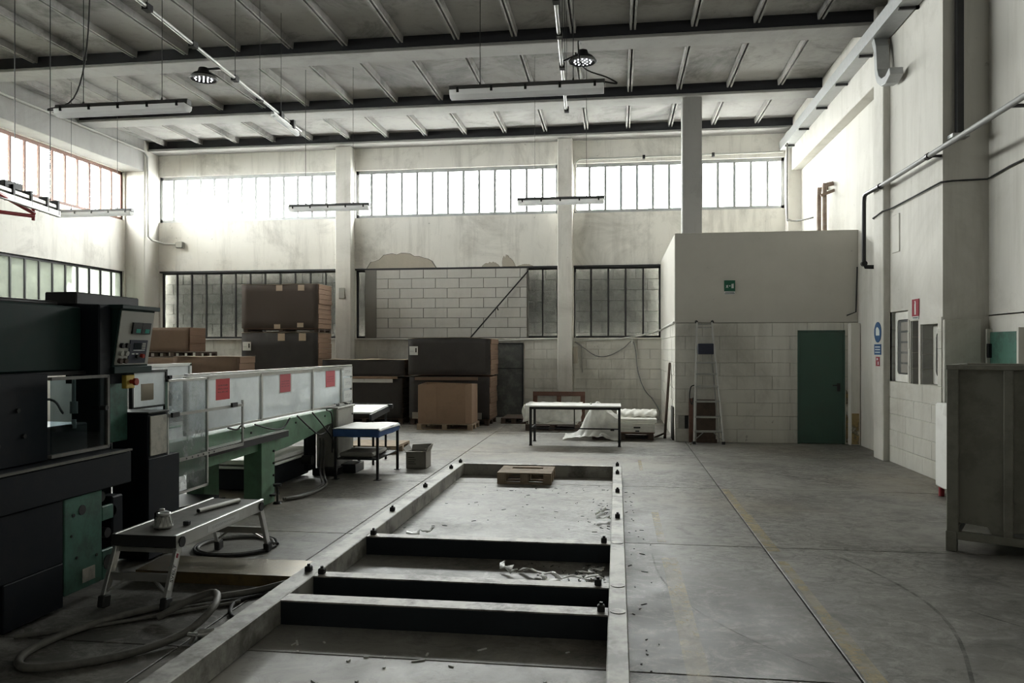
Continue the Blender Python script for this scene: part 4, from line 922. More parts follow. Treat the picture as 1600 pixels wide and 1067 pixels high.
for i, dx in enumerate((0, .045)):
    B().tube([(-3.86+dx, 9.66, .45), (-3.85+dx, 9.62, .48), (-3.82+dx, 9.57, .40), (-3.80+dx, 9.5, .12), (-3.66+dx, 9.2, .03), (-3.52+dx, 8.87, .022), (-3.47+dx, 8.4, .022), (-3.52+dx, 8.1, .022), (-3.60+dx*.6, 7.95, .022)], .017, 8).build('power_hose', 'hose_grey', label=('outer grey power hose sagging from the switch cabinet to the floor', 'inner grey power hose sagging beside its twin from the switch cabinet')[1-i], cat='hose', group='power hoses')

# inclined belt beyond the cabinet
I = thing('incline_conveyor', 'small inclined belt with white surface sticking out behind the switch cabinet', 'conveyor', (-3.7, 10.9, 0))
B().add([(-4.0,10.55,.735),(-3.45,10.55,.735),(-3.45,11.3,.79),(-4.0,11.3,.79),(-4.0,10.55,.755),(-3.45,10.55,.755),(-3.45,11.3,.81),(-4.0,11.3,.81)], [(0,3,2,1),(4,5,6,7),(0,1,5,4),(1,2,6,5),(2,3,7,6),(3,0,4,7)]).build('belt', 'white_top', I)
B().bar((-3.44, 10.45, .69), (-3.44, 11.33, .755), .03, .09).bar((-4.01, 10.45, .69), (-4.01, 11.33, .755), .03, .09).build('side_plate', 'dark_metal', I)
B().cyl((-4.05, 11.33, .785), (-3.38, 11.33, .785), .035, 14).build('end_roller', 'dark_metal', I)
for x in (-3.45, -4.0):
    for y in (10.6, 11.2): B().cyl((x, y, .001), (x, y, .73), .018, 8).build('leg', 'dark_metal', I)

T = thing('blue_table', 'small steel table with blue skirt and white sheet on top', 'table', (-3.3, 9.8, 0))
TX0, TX1, TY0, TY1 = -3.56, -2.98, 9.36, 10.28
for x in (TX0+.015, TX1-.015):
    for y in (TY0+.015, TY1-.015):
        B().box(x-.015, x+.015, y-.015, y+.015, .006, .55).build('leg', 'dark_metal', T)
        B().box(x-.04, x+.04, y-.04, y+.04, .001, .007).build('foot_plate', 'dark_metal', T)
B().box(TX0, TX1, TY0, TY1, .54, .56).build('top_frame', 'dark_metal', T)
def skirt(u, v):
    per = [(TX0, TY0), (TX1, TY0), (TX1, TY1), (TX0, TY1), (TX0, TY0)]; k = min(int(u*4), 3); t = u*4-k; a, b = per[k], per[k+1]
    x, y = a[0]+(b[0]-a[0])*t, a[1]+(b[1]-a[1])*t; o = .012+.006*math.sin(u*60+v*3); cx, cy = (TX0+TX1)/2, (TY0+TY1)/2; d = Vector((x-cx, y-cy)).normalized()
    return (x+d.x*o, y+d.y*o, .545+.095*v+.006*math.sin(u*43)*(1-v))
B().grid(skirt, 64, 4).build('skirt', 'blue_cloth', T)
B().grid(lambda u, v: (TX0-.02+(TX1-TX0+.05)*u, TY0-.01+(TY1-TY0+.03)*v, .648+.006*math.sin(u*7)*math.sin(v*5)-(.03 if u > .97 else 0)-(.035 if v > .97 else 0)), 20, 20).build('white_sheet', 'white_top', T, thick=.006)
B().box(TX0+.02, TX1-.02, TY0+.02, TY1-.02, .25, .265).build('shelf', 'dark_metal', T)
B().box(TX0+.03, TX1-.1, TY0+.1, TY1-.2, .27, .33).build('folded_sack', 'cardboard_grey', label='folded grey sack lying on the lower shelf of the blue-skirted table', cat='sack', bevel=.02)
T = thing('carton', 'small open grey carton beside the blue-skirted table', 'carton', (-2.8, 10.45, 0))
cx0, cx1, cy0, cy1, ch = -2.90, -2.62, 10.36, 10.66, .23
B().box(cx0, cx1, cy0, cy0+.008, .001, ch).box(cx0, cx1, cy1-.008, cy1, .001, ch).box(cx0, cx0+.008, cy0, cy1, .001, ch).box(cx1-.008, cx1, cy0, cy1, .001, ch).box(cx0, cx1, cy0, cy1, .001, .008).build('carton_body', 'cardboard_grey', T)
for poly, e in (([(cx0, cy0, ch), (cx1, cy0, ch), (cx1+.01, cy0-.06, ch+.01), (cx0-.01, cy0-.06, ch+.0)], (0, 0, .006)), ([(cx1, cy0, ch), (cx1, cy1, ch), (cx1+.03, cy1, ch+.09), (cx1+.03, cy0, ch+.07)], (.006, 0, 0)), ([(cx0, cy0, ch), (cx0, cy1, ch), (cx0-.04, cy1, ch+.07), (cx0-.04, cy0, ch+.05)], (-.006, 0, 0)), ([(cx0, cy1, ch), (cx1, cy1, ch), (cx1, cy1+.05, ch+.08), (cx0, cy1+.05, ch+.06)], (0, .006, 0))):
    B().prism(poly, e).build('flap', 'cardboard_grey', T)
for k in range(4): B().box(cx0+.03, cx0+.14-.02*(k % 2), cy0-.002, cy0, .06+k*.03, .068+k*.03).build('print_line', 'print_dark', T)
pallet(-4.35, -3.45, 11.75, 12.55, 0, 'pale wooden pallet on the floor behind the blue-skirted table', 'wood', 'pallets')

# ================================================================== STEP BENCH AND TOOLS
Bn = thing('step_bench', 'aluminium step bench with folding legs standing beside the machine', 'bench', (-3.03, 5.2, 0))
bx0, bx1, by0, by1, bz = -3.27, -2.82, 4.62, 5.86, .44
B().box(bx0+.02, bx1-.02, by0, by1, bz-.02, bz).build('platform', 'hose_grey', Bn)
for x in (bx0, bx1-.025):
    r_ = B().box(x, x+.025, by0, by1, bz-.085, bz+.008).build('side_rail', 'aluminium', Bn, bevel=.004)
B().box(bx1+.0005, bx1+.002, 5.0, 5.45, bz-.065, bz-.02).build('sticker', 'printed_sheet', Bn)
B().box(bx0, bx1, by0-.006, by0, bz-.07, bz+.004).build('end_cap', 'rubber', Bn)
for (yt, yf) in ((by0+.06, 4.53), (by1-.05, 5.95)):
    for x in (bx0+.012, bx1-.012):
        l_ = B().bar((x, yf, .07), (x, yt, bz-.03), .028, .055, (0, 1, 0)).build('leg', 'aluminium', Bn, bevel=.003)
        B().bar((x, yf-(.012 if yf < 5 else -.012), .002), (x, yf, .075), .045, .075, (0, 1, 0)).build('rubber_foot', 'rubber', l_, bevel=.006)
        B().cyl((x-.022, yt, bz-.045), (x+.022, yt, bz-.045), .035, 14).build('hinge', 'dark_metal', l_)
    ym = yf+(yt-yf)*.36
    B().bar((bx0, ym, .185), (bx1, ym, .185), .03, .05).build('leg_brace', 'alu_dull', Bn)
    B().bar((bx0, yf+(yt-yf)*.92, bz-.10), (bx1, yf+(yt-yf)*.92, bz-.10), .03, .03).build('leg_brace', 'alu_dull', Bn)
    xm = (bx0+bx1)/2
    for x, d in ((bx0, -1), (bx1, 1)): B().bar((x-d*.012, yf+(yt-yf)*.06, .09), (xm+d*.09, ym, .175), .02, .012).build('diagonal_brace', 'alu_dull', Bn)
dy = (by0+.06-4.53)/(bz-.10); an = math.atan2(by0+.06-4.53, bz-.10)
B().bar((bx1+.003, 4.535, .12), (bx1+.003, 4.535+.22*dy, .34), .002, .04, (0, 1, 0)).build('logo_sticker', 'paper_white', Bn)
Mx = Matrix(((0, 0, 1, bx1+.0045), (math.sin(an), -math.cos(an), 0, 4.535+.10*dy), (math.cos(an), math.sin(an), 0, .215), (0, 0, 0, 1)))
lettering('logo_lettering', 'SVELT', .042, 'print_dark', Bn, Mx)
B().bar((bx1+.005, 4.535+.19*dy, .305), (bx1+.005, 4.535+.215*dy, .33), .002, .02, (0, 1, 0)).build('logo_dot', 'sign_red', Bn)
g_ = thing('steel_bevel_gear', 'toothed steel cone standing on the near end of the step bench', 'gear', (-3.07, 4.86, bz))
B().lathe([(0, .0), (.05, .0), (.062, .012), (.062, .022), (.04, .085), (.045, .09), (.045, .105), (.03, .105), (.03, .06), (0, .06)], (-3.04, 4.83, bz+.001), 18).build('cone_body', 'aluminium', g_)
for k in range(12):
    a = k*math.pi/6; B().bar((-3.04+.058*math.cos(a), 4.83+.058*math.sin(a), bz+.02), (-3.04+.041*math.cos(a), 4.83+.041*math.sin(a), bz+.08), .012, .012).build('tooth', 'alu_dull', g_)
g_ = thing('steel_hub', 'dark ribbed hub lying behind the steel cone on the step bench', 'hub', (-3.14, 4.95, bz))
B().lathe([(0, 0), (.045, 0), (.05, .01), (.05, .075), (.035, .085), (0, .085)], (-3.14, 4.97, bz+.001), 16).build('hub_body', 'dark_metal', g_)
B().lathe([(.018, .085), (.018, .10), (.01, .10), (0, .10)], (-3.14, 4.97, bz+.001), 12).build('hub_nose', 'alu_dull', g_)
B().box(-2.955, -2.915, 4.92, 4.955, bz+.001, bz+.03).build('rubber_block', 'rubber', label='small black block on the step bench beside the steel cone', cat='block', bevel=.004)
tb = thing('steel_tube', 'short bare steel tube lying on the far end of the step bench', 'tube', (-3.02, 5.5, bz))
B().cyl((-3.06, 5.30, bz+.019), (-2.96, 5.72, bz+.019), .018, 14).build('tube_body', 'aluminium', tb)
B().cyl((-3.0605, 5.298, bz+.019), (-3.0595, 5.302, bz+.019), .014, 12).build('tube_bore', 'black', tb)
# checker plate ramp
R = thing('checker_plate', 'low yellow and brown checker plate cover beside the floor frame', 'plate', (-2.7, 5.3, 0))
B().prism([(-3.4, 5.06, .001), (-2.18, 5.06, .001), (-2.18, 5.06, .075), (-3.4, 5.06, .075)], (0, .012, 0)).build('front_edge', 'yellow_steel', R)
B().add([(-3.4,5.06,.075),(-2.18,5.06,.075),(-2.18,5.42,.085),(-3.4,5.42,.085),(-3.4,5.06,.08),(-2.18,5.06,.08),(-2.18,5.42,.09),(-3.4,5.42,.09)], [(0,3,2,1),(4,5,6,7),(0,1,5,4),(1,2,6,5),(2,3,7,6),(3,0,4,7)]).build('top_plate', 'checker_plate', R)
B().box(-3.4, -2.18, 5.41, 5.42, .001, .085).build('back_edge', 'yellow_steel', R)
# hoses on the floor
B().tube([(-2.2, 5.02, .06), (-2.42, 4.88, .026), (-2.65, 4.68, .03), (-2.87, 4.50, .024), (-3.02, 4.28, .024), (-3.13, 4.0, .024), (-3.14, 3.72, .024), (-3.02, 3.56, .024), (-2.82, 3.60, .024), (-2.58, 3.80, .024), (-2.42, 4.05, .05), (-2.36, 4.25, .13), (-2.46, 4.45, .15), (-2.62, 4.42, .10), (-2.75, 4.3, .03)], .022, 10).build('thick_hose', 'hose_grey', label='thick grey hose lying in a long loop on the floor by the machine', cat='hose')
h2 = thing('cable_coil', 'dark cable coiled on the floor under the far end of the step bench', 'cable', (-3.2, 5.8, 0))
for k in range(2):
    B().tube([(-3.15+(.33-.03*k)*math.cos(t*.55+.3), 6.05+(.33-.03*k)*math.sin(t*.55+.3), .013+.004*k) for t in range(12)], .012, 8).build('cable_loop', ('rubber', 'cable_grey')[k], h2)
B().tube([(-2.42, 4.70, .013), (-2.6, 4.55, .013), (-2.9, 4.3, .013), (-3.2, 4.07, .013), (-3.40, 3.95, .013)], .012, 8).build('thin_hose', 'hose_grey', label='thin pale cable lying inside the thick hose loop', cat='cable')
B().tube([(-2.25, 4.95, .012), (-2.45, 4.72, .012), (-2.35, 4.45, .012), (-2.2, 4.4, .012)], .012, 8).build('black_cable', 'rubber', label='short black cable curving between the hose and the frame rail', cat='cable')
cp = thing('hose_coupling', 'bare metal clamp coupling where the hose crosses the frame rail', 'coupling', (-2.33, 4.05, 0))
B().cyl((-2.36, 4.08, .03), (-2.28, 4.12, .03), .03, 12).build('collar', 'aluminium', cp)
B().cyl((-2.36, 4.0, .012), (-2.33, 4.0, .06), .012, 8).cyl((-2.37, 4.0, .06), (-2.32, 4.0, .06), .014, 6).build('wing_nut', 'aluminium', cp)

# ================================================================== CARTON STACKS
def carton_stack(x0, x1, y0, y1, z0, z1, lab, front='cardboard_dark', edge='cardboard_edges', seed=1, lid=True, tapes=(), paper=None, layers=9, bow=0):
    rnd = random.Random(seed); c = thing('carton_stack', lab, 'cartons', ((x0+x1)/2, (y0+y1)/2, z0), 'stacks of flat cartons')
    h = (z1-z0)/layers
    for k in range(layers):
        j = (rnd.random()-.5)*.022; i_ = (rnd.random()-.5)*.016
        b = B().box(x0+j, x1+j, y0+.012+i_, y1+i_, z0+k*h+.001, z0+(k+1)*h-.001)
        b.build('carton_bundle', edge, c, bevel=.008)
    n_ = 14   # slightly bowed cover sheet over the front
    B().grid(lambda u, v: (x0-.012+(x1-x0)*u, y0-.016-.010*math.sin(u*9+seed)*math.sin(v*4), z0+.01+(z1-z0-.012)*v + bow*math.sin(math.pi*u)*(v)), n_, 6).build('front_sheet', front, c, thick=.006)
    if lid: B().grid(lambda u, v: (x0-.02+(x1-x0+.03)*u, y0-.02+(y1-y0+.03)*v, z1+.008+bow*math.sin(math.pi*u)+.006*math.sin(u*11+v*3)), n_, 6).build('top_sheet', 'cardboard_lid', c, thick=.006)
    for tx, tz, w_, hh in tapes:
        B().box(x0+tx-w_/2, x0+tx+w_/2, y0-.034, y0-.030, z0+tz, z0+tz+hh).build('tape', 'packing_tape', c)
    if paper:
        px, pz, w_, hh = paper
        q_ = B().box(x0+px, x0+px+w_, y0-.036, y0-.030, z0+pz, z0+pz+hh).build('delivery_label', 'paper_white', c)
        B().box(x0+px+w_*.7, x0+px+w_*.86, y0-.038, y0-.0355, z0+pz+hh*.3, z0+pz+hh*.8).box(x0+px+.02, x0+px+w_*.5, y0-.038, y0-.0355, z0+pz+hh*.4, z0+pz+hh*.43).build('barcode', 'print_dark', q_)
    return c
G = 'pallets under the carton stacks'
# tallest stack
pallet(-8.52, -6.66, 16.62, 17.4, 0, 'dark pallet under the tallest carton stack', 'wood_dark', G)
carton_stack(-8.5, -6.68, 16.6, 17.4, .127, 2.03, 'lower half of the tallest carton stack, with a delivery label', 'cardboard_charcoal', 'cardboard_edges', 2, True, [(.95, 1.72, .17, .17), (1.45, 1.72, .17, .17)], (.02, 1.50, .2, .2), 16)
pallet(-8.5, -6.70, 16.65, 17.4, 2.045, 'slim pallet between the two halves of the tallest carton stack', 'wood_dark', G, .075)
carton_stack(-8.5, -6.68, 16.6, 17.4, 2.122, 3.13, 'upper half of the tallest carton stack, topmost by the dark window', 'cardboard_dark', 'cardboard_edges', 3, True, [(.9, .86, .15, .13), (1.42, .86, .15, .13), (.85, .0, .15, .10), (1.40, .03, .15, .10)], None, 9)
# stacks left of it, behind the control panel
pallet(-10.85, -9.5, 16.5, 17.3, 0, 'dark pallet under the back carton stack beside the corner column', 'wood_dark', G)
carton_stack(-10.85, -9.5, 16.5, 17.3, .127, 1.46, 'lower part of the back carton stack beside the corner column', 'cardboard_brown', 'cardboard_edges', 4, False, layers=8)
pallet(-10.85, -9.5, 16.5, 17.3, 1.472, 'pallet carrying the loose brown cartons by the corner column', 'wood_dark', G)
carton_stack(-10.8, -9.75, 16.5, 17.2, 1.60, 2.16, 'loose brown carton pile on top of the back stack by the corner column', 'cardboard_brown', 'cardboard_edges', 5, False, layers=3)
pallet(-9.2, -7.75, 15.0, 15.7, 0, 'dark pallet under the low carton stack behind the conveyor', 'wood_dark', G)
carton_stack(-9.2, -7.75, 15.0, 15.7, .127, 1.50, 'low carton stack with pale top sheet behind the conveyor guards', 'cardboard_brown', 'cardboard_edges', 6, True, layers=10)
# middle stack
pallet(-6.45, -4.68, 16.45, 17.4, 0, 'dark pallet under the carton stack next to the wide stack', 'wood_dark', G)
carton_stack(-6.45, -4.68, 16.45, 17.4, .127, 1.02, 'lower half of the carton stack next to the wide stack', 'cardboard_charcoal', 'cardboard_edges_dark', 7, False, layers=8)
B().box(-6.4, -5.55, 16.40, 16.43, .92, 1.0).box(-5.54, -4.9, 16.40, 16.43, .92, 1.0).build('white_strip', 'paper_white', bpy.data.objects[[o.name for o in bpy.data.objects if o.name.startswith('carton_stack')][-1]])
carton_stack(-6.5, -4.62, 16.42, 17.4, 1.06, 1.42, 'upper carton bundle with pale lid next to the wide stack', 'cardboard_charcoal', 'cardboard_edges_dark', 8, True, layers=4)
mid_top = None
# wide stack
pallet(-4.5, -2.75, 16.42, 17.4, 0, 'dark pallet under the wide carton stack beside the grey door', 'wood_dark', G)
carton_stack(-4.5, -2.72, 16.4, 17.4, .127, 1.06, 'lower half of the wide carton stack beside the grey door', 'cardboard_charcoal', 'cardboard_edges', 9, False, layers=8)
carton_stack(-4.52, -2.7, 16.38, 17.4, 1.09, 1.88, 'upper half of the wide carton stack, bowed on top, with a delivery label', 'cardboard_charcoal', 'cardboard_edges', 10, True, (), (.02, .44, .19, .19), 7, .03)
_cs = [o for o in bpy.data.objects if o.name.startswith('carton_stack')]
_lo = [o for o in _cs if o.get('label', '').startswith('lower half of the wide')][0]; _ml = [o for o in _cs if o.get('label', '').startswith('upper carton bundle')][0]
B().box(-4.38, -2.98, 16.355, 16.375, .98, 1.05).build('edge_strip', 'cardboard_brown', _lo); B().box(-4.44, -2.9, 16.35, 16.37, .14, .28).build('foot_strip', 'cardboard_grey', _lo)
B().box(-6.5, -4.78, 16.37, 16.40, 1.005, 1.055).build('edge_strip', 'cardboard_tan', _ml)
pallet(-2.56, -1.99, 16.9, 17.9, 0, 'empty pallet on the floor in front of the grey metal door', 'wood_dark', 'pallets')
# tan carton in front
pallet(-4.08, -2.92, 15.38, 16.2, 0, 'pale pallet under the tan carton', 'wood', G)
tcn = thing('tan_carton', 'large open tan carton with a folded front in front of the wide stack', 'carton', (-3.5, 15.7, .127))
P_ = [(-4.06, 15.42), (-3.66, 15.38), (-3.06, 15.40), (-2.95, 15.50), (-2.95, 16.15), (-4.06, 16.15)]
for k in range(len(P_)):
    a, b = P_[k], P_[(k+1) % len(P_)]
    B().add([(*a, .128), (*b, .128), (*b, .95-.03*(k % 2)), (*a, .95-.03*((k+1) % 2))], [(0, 1, 2, 3)]).build('carton_wall', 'cardboard_tan', tcn, thick=.008)
B().prism([(x, y, .128) for x, y in P_], (0, 0, .006)).build('carton_floor', 'cardboard_tan', tcn)
B().box(-4.0, -3.1, 15.55, 16.05, .14, .86).build('carton_content', 'cardboard_brown', tcn)

# ================================================================== BACK OF HALL
T = thing('work_table', 'low work table with white top and thin black steel legs', 'table', (-.72, 13.45, 0))
B().box(-1.50, .07, 13.10, 13.80, .665, .69).build('table_top', 'white_top', T, bevel=.004)
for x in (-1.47, .04):
    for y in (13.13, 13.77):
        l_ = B().box(x-.02, x+.02, y-.02, y+.02, .003, .64).build('leg', 'black', T)
        B().box(x-.028, x+.028, y-.028, y+.028, .001, .012).build('foot_cap', 'black', l_)
B().box(-1.49, .06, 13.11, 13.14, .625, .665).box(-1.49, .06, 13.76, 13.79, .625, .665).box(-1.49, -1.46, 13.11, 13.79, .625, .665).box(.03, .06, 13.11, 13.79, .625, .665).build('top_rail', 'black', T)
B().box(-1.47, .04, 13.12, 13.14, .29, .31).box(-1.47, -1.45, 13.12, 13.78, .29, .31).box(.03, .05, 13.12, 13.78, .29, .31).build('lower_rail', 'black', T)
B().box(-.73, -.71, 13.12, 13.14, .29, .64).build('middle_strut', 'black', T)
B().blob((-.45, 13.45, .708), .018, 3, .35).build('paper_ball', 'paper_white', label='tiny crumpled paper lump on the white work table', cat='paper')
G2 = 'wrapped board bundles'
pallet(-1.85, -.75, 15.55, 16.4, 0, 'dark pallet under the fully wrapped white bundle', 'wood_dark', G2+' pallets')
b1 = thing('wrapped_bundle', 'white boards fully wrapped in cloudy film, behind the work table legs', 'bundle', (-1.3, 16, .127), G2)
for k in range(5): B().box(-1.80+.005*(k % 2), -.80, 15.58, 16.36, .128+k*.075, .20+k*.075).build('board', 'white_board', b1, bevel=.003)
def wrap(u, v, x0, x1, y0, y1, zt, zb, sd):
    # film drawn over the top and down the near side
    x = x0+(x1-x0)*u; n_ = .010*math.sin(u*13+sd)*math.sin(v*9+sd*2)+.003*math.sin(u*41+v*31)
    if v < .5: return (x+n_, y1-(y1-y0)*v*2, zt+.012+abs(n_)*1.2)
    t = (v-.5)*2; return (x+n_*(1+t)+.04*t*(u-.5), y0-.012-abs(n_)*1.5-.03*t*math.sin(u*9+sd), zt-(zt-zb)*t)
B().grid(lambda u, v: wrap(u, v, -1.86, -.72, 15.56, 16.38, .51, .17+.03*math.sin(u*14), 1), 46, 30).build('film_cover', 'plastic_film', b1, thick=.003)
B().grid(lambda u, v: (-1.88-.05*v-.03*math.sin(v*5), 15.55+.5*u, .50-.3*v+.03*math.sin(u*9)), 12, 10).build('film_flap', 'plastic_film', b1, thick=.003)
pallet(-.45, .66, 14.15, 14.95, 0, 'red-edged pallet under the half unwrapped white boards', 'wood_dark', G2+' pallets')
b2 = thing('board_bundle', 'half unwrapped stack of white boards with crumpled film beside the block room', 'bundle', (.1, 14.5, .127), G2)
B().box(-.47, .68, 14.13, 14.97, .128, .145).build('red_board', 'wood_red', b2)
for k in range(3): 
    bd = B().box(-.46-.02*k, .68, 14.12+.01*k, 14.96, .147+k*.055, .198+k*.055).build('board', 'white_board', b2, bevel=.003)
for x0_, x1_, z0_, z1_ in ((.30, .42, .222, .244), (-.12, -.05, .165, .19), (.33, .40, .16, .18)): B().box(x0_, x1_, 14.105, 14.14, z0_, z1_).build('slot', 'print_dark', b2)
for k in range(2): B().box(-.1+.02*k, .72, 14.2+.02*k, 14.95, .314+k*.035, .346+k*.035).build('board', 'white_board', b2, bevel=.003)
def heap(u, v):
    x = -.98+1.05*u; y = 13.95+.95*v; r_ = math.exp(-((u-.55)**2)*9)*math.exp(-((v-.45)**2)*6)
    n_ = .07*abs(math.sin(u*9+v*6))*math.cos(v*7-u*4)+.03*abs(math.sin(u*21-v*12))-.03
    base = .015+(.315 if u > .5 else .315*max(0, (u-.28)/.22))*min(1, max(0, v-.12)/.15)
    return (x, y, max(.012, base+.30*r_+n_*(.35+.8*r_)))
B().grid(heap, 44, 40, False).build('crumpled_film', 'plastic_film', b2, thick=.003)
B().grid(lambda u, v: (.0+.74*u, 14.5+.5*v, .392+.11*math.sin(math.pi*v)**.6+.018*abs(math.sin(u*14+v*4))+.010*math.sin(u*27-v*9)), 34, 14, True).build('folded_sheet', 'white_board', b2, thick=.004)
# pallets leaning under the column
lp = thing('leaning_pallet', 'reddish wooden pallet leaning upright against the column behind the work table', 'pallet', (-1.33, 17.7, 0))
def lean(b, z0, z1, x0, x1, d0, d1):
    M_ = Matrix.Translation((0, 17.55, 0)) @ Matrix.Rotation(-.25, 4, 'X'); return b.box(x0, x1, d0, d1, z0, z1, M_)
lean(B(), .60, .70, -1.93, -.73, 0, .02).build('board', 'wood_red', lp)
lean(B(), .28, .38, -1.93, -.73, 0, .02).build('board', 'wood_red', lp)
lean(B(), .02, .12, -1.93, -.73, 0, .02).build('board', 'wood_red', lp)
for x in (-1.93, -1.38, -.83): lean(B(), .02, .70, x, x+.1, .02, .1).build('bearer', 'wood_red', lp)
tm = thing('timber', 'long dark timber plank leaning against the side of the block room', 'plank', (.9, 14.6, 0))
B().bar((.88, 14.52, .02), (1.0, 14.98, 1.38), .13, .045, (1, 0, 0)).build('plank_body', 'wood_dark', tm)
B().bar((.72, 14.62, .012), (.88, 14.5, .10), .10, .02).build('loose_foot', 'wood_dark', tm)
B().bar((-2.12, 18.42, 3.55), (-3.55, 18.30, 1.90), .03, .03).bar((-2.88, 18.36, 2.68), (-2.84, 18.3, 2.6), .02, .02).build('leaning_rod', 'black', label='thin black rod leaning across the block infill', cat='rod')
# cables and hoses along the back wall
c = thing('sagging_hose', 'pale sagging hose strung under the dark window beside the block room', 'hose', (0, 18.4, 1.9))
B().tube([(-1.02, 18.44, 1.87), (-.5, 18.43, 1.88), (.1, 18.43, 1.91), (.6, 18.43, 1.99), (1.0, 18.42, 2.1), (1.015, 17.5, 2.12), (1.015, 14.1, 2.135)], .022, 8).build('hose_run', 'cable_white', c)
B().tube([(-6.4, 18.43, 1.90), (-5, 18.42, 1.9), (-4, 18.42, 1.83), (-2.4, 18.42, 1.88), (-1.45, 18.42, 1.91)], .02, 8).build('hose_run', 'cable_white', c)
B().tube([(.36, 18.43, 1.9), (.36, 18.42, 1.78)], .02, 6, curve=False).build('hose_tie', 'cable_white', c)
B().tube([(-1.0, 18.45, 1.83), (-.8, 18.44, 1.70), (-.5, 18.44, 1.50), (-.2, 18.44, 1.50), (.15, 18.44, 1.68), (.36, 18.44, 1.85), (.44, 18.44, 1.6), (.5, 18.44, 1.1), (.65, 18.43, .7), (.85, 18.42, .45), (.98, 18.3, .2), (.95, 18.2, .02)], .012, 6).build('hanging_cable', 'cable_grey', label='thin grey cable looping down the block wall to the floor corner', cat='cable')
B().tube([(-.99, 18.46, 3.5), (-.99, 18.46, 1.85), (-.84, 18.45, 1.75), (-.82, 18.45, 1.1)], .009, 6, curve=False).build('dropped_cable', 'cable_grey', label='short cable end hanging beside the chipped hole in the column', cat='cable')

# ---- ladder
Ld = thing('step_ladder', 'tall aluminium stepladder with dark platform leaning at the block room wall', 'ladder', (1.57, 13.75, 0))
fl_, fr_ = (1.33, 13.70, .02), (1.83, 13.70, .02); tl, tr_ = (1.405, 13.93, 2.13), (1.66, 13.93, 2.13)
for a, b in ((fl_, tl), (fr_, tr_)):
    st = B().bar(a, b, .028, .06, (0, 1, 0)).build('stile', 'aluminium', Ld)
    B().bar((a[0], a[1], .002), (a[0], a[1]+.003, .05), .05, .075, (0, 1, 0)).build('rubber_foot', 'rubber', st)
for a, b in (((1.37, 13.90, .02), (1.41, 13.965, 1.7)), ((1.79, 13.90, .02), (1.65, 13.965, 1.7))): B().bar(a, b, .025, .025, (0, 1, 0)).build('rear_stile', 'alu_dull', Ld)
for z in (.22, .47, .74, 1.0, 1.22, 1.42):
    t = z/2.13; a = lerp(fl_, tl, t); b = lerp(fr_, tr_, t); B().box(a[0], b[0], a[1]-.05, a[1]+.06, z-.015, z+.015).build('step', 'alu_dull', Ld, bevel=.003)
t = 1.62/2.13; a = lerp(fl_, tl, t); b = lerp(fr_, tr_, t)
B().bar((a[0]+.02, a[1]-.04, 1.66), (b[0]-.02, b[1]-.04, 1.66), .05, .19).build('platform', 'dark_blue', Ld, bevel=.01)
B().cyl((1.40, 13.93, 2.10), (1.665, 13.93, 2.10), .014, 10).box(1.40, 1.665, 13.915, 13.945, 2.03, 2.055).build('top_bar', 'alu_dull', Ld)
for x in (1.395, 1.67): B().blob((x, 13.93, 2.14), .028, 2, .0, 10, 8).build('end_cap', 'rubber', Ld)
for s_ in ((fl_, .16), (fr_, -.16)): B().bar((s_[0][0], 13.70, .06), (s_[0][0]+s_[1], 13.74, .2), .02, .012).build('diagonal_brace', 'alu_dull', Ld)
B().tube([(1.35, 13.86, 1.02), (1.29, 13.85, .98), (1.27, 13.85, .8), (1.31, 13.85, .68), (1.33, 13.85, .8)], .010, 6).build('strap_loop', 'rubber', label='black strap loop hanging beside the stepladder', cat='strap')
bd = thing('leaning_board', 'brown board standing on edge behind the stepladder', 'board', (1.55, 13.95, 0))
B().add([(1.40,13.935,.06),(1.73,13.935,.06),(1.73,13.985,.76),(1.40,13.985,.76),(1.40,13.955,.06),(1.73,13.955,.06),(1.73,14.005,.76),(1.40,14.005,.76)], [(0,3,2,1),(4,5,6,7),(0,1,5,4),(1,2,6,5),(2,3,7,6),(3,0,4,7)]).build('board_panel', 'wood_dark', bd)
B().box(1.27, 1.34, 13.97, 14.0, .002, .78).build('board_batten', 'wood_red', bd)
B().box(1.40, 1.75, 13.92, 14.0, .002, .06).build('board_foot', 'wood_dark', bd)
B().blob((1.26, 13.55, .02), .022, 9, .3).build('stone_chip', 'rubble', label='single pale stone chip on the floor in front of the broken wall corner', cat='stone')
B().box(1.12, 1.26, 14.06, 14.2, .25, .46).build('hole_cover', 'dark_metal', label='dark metal plate set in the broken corner of the block room', cat='plate', bevel=.004)

# ---- grey container at the right
ang = -.50; O = Vector((2.68, 6.73, 0)); MC = Matrix.Translation(O) @ Matrix.Rotation(ang, 4, 'Z')
Cr = thing('metal_container', 'large grey sheet metal container on corner posts, cut off by the picture edge', 'container', O)
L_, D_ = 1.75, .95
def cb_(x0, x1, y0, y1, z0, z1): return B().box(x0, x1, y0, y1, z0, z1, MC)
for x in (0, L_-.085):
    for y in (0, D_-.085):
        po = cb_(x, x+.085, y, y+.085, .14, 1.50).build('corner_post', 'crate_grey', Cr, bevel=.004)
        cb_(x-.006, x+.075, y-.006, y+.075, .002, .165).build('foot', 'crate_grey', po, bevel=.004)
for y in (0.0, D_-.06): 
    cb_(.075, L_-.08, y, y+.06, .10, .165).build('bottom_rail', 'crate_grey', Cr, bevel=.003)
    cb_(-.005, L_+.005, y-.005, y+.065, 1.485, 1.525).build('top_rail', 'crate_grey', Cr, bevel=.004)
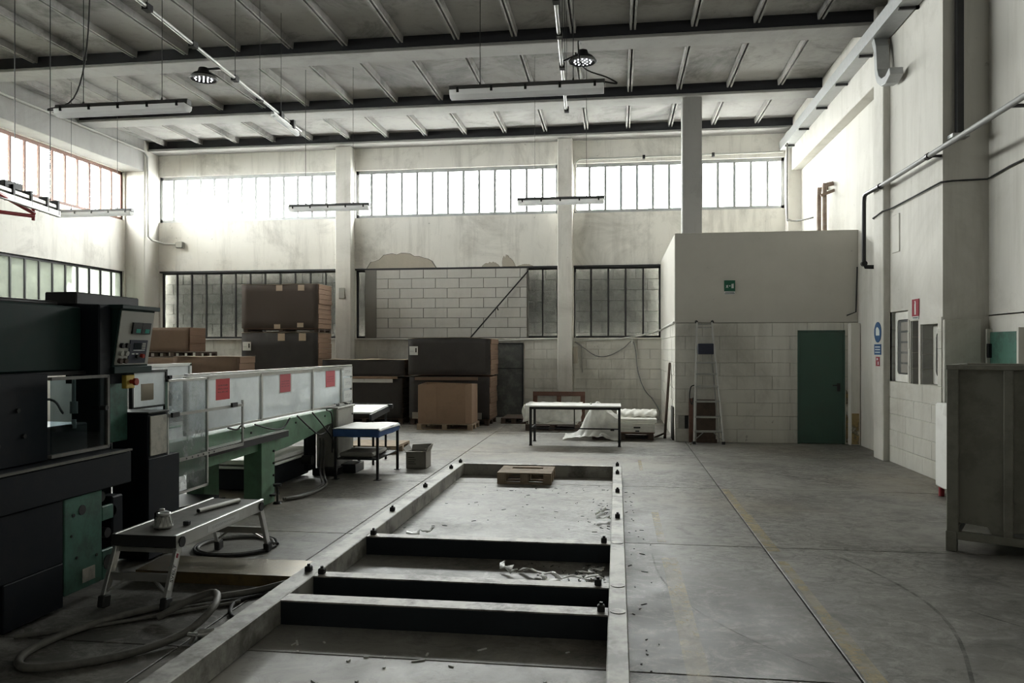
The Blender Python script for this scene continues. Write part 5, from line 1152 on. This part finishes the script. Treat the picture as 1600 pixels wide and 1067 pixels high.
for x in (0.0, L_-.06):
    cb_(x, x+.06, .08, D_-.08, .10, .165).build('bottom_rail', 'crate_grey', Cr); cb_(x, x+.06, .06, D_-.06, 1.485, 1.525).build('top_rail', 'crate_grey', Cr)
cb_(.395, .46, .004, .05, .16, 1.49).build('middle_post', 'crate_grey', Cr, bevel=.004)
cb_(.86, .925, .004, .05, .16, 1.49).build('middle_post', 'crate_grey', Cr, bevel=.004)
for k, (x0, x1) in enumerate(((.083, .397), (.458, .862), (.923, L_-.083))):
    B().prism([MC @ Vector(p) for p in ((x0, .045, .235 if k == 0 else .19), (x0+.2, .045, .222), (x1-.08, .045, .168), (x1, .045, .165), (x1, .045, 1.49), (x0, .045, 1.49))], MC.to_3x3() @ Vector((0, .006, 0))).build('side_sheet', 'crate_grey', Cr)
cb_(.05, .056, .08, D_-.08, .165, 1.49).build('side_sheet', 'crate_grey', Cr); cb_(L_-.05, L_-.044, .08, D_-.08, .165, 1.49).build('side_sheet', 'crate_grey', Cr); cb_(.08, L_-.08, D_-.05, D_-.044, .165, 1.49).build('side_sheet', 'crate_grey', Cr)
cb_(.06, L_-.06, .06, D_-.06, .13, .145).build('container_floor', 'galvanised', Cr)
B().prism([MC @ Vector(p) for p in ((.10, .06, .147), (.38, .06, .147), (.38, .4, .18), (.12, .35, .19))], (0, 0, .02)).build('white_sack', 'white_board', label='crumpled white sheet inside the container, seen through the bottom gap', cat='sheet', bevel=.004)
Wp = thing('wrapped_unit', 'white film-wrapped unit with black knobs, mostly hidden behind the grey container', 'appliance', (3.75, 9.0, 0))
B().box(3.58, 3.98, 8.75, 9.30, .10, 1.05).build('unit_body', 'white_top', Wp, bevel=.02)
for x in (3.62, 3.92):
    for y in (8.8, 9.22): B().cyl((x, y, .002), (x, y, .10), .03, 10).build('unit_foot', 'red_paint', Wp)
for z in (.55, .43, .32): B().cyl((3.58, 8.80, z), (3.545, 8.80, z), .04, 12).build('knob', 'rubber', Wp)
B().grid(lambda u, v: (3.565-.02*v*math.sin(u*9), 8.74+.3*u, 1.06-.22*v*(1-.5*u)), 8, 8, False).build('film_flap', 'plastic_film', Wp, thick=.003)
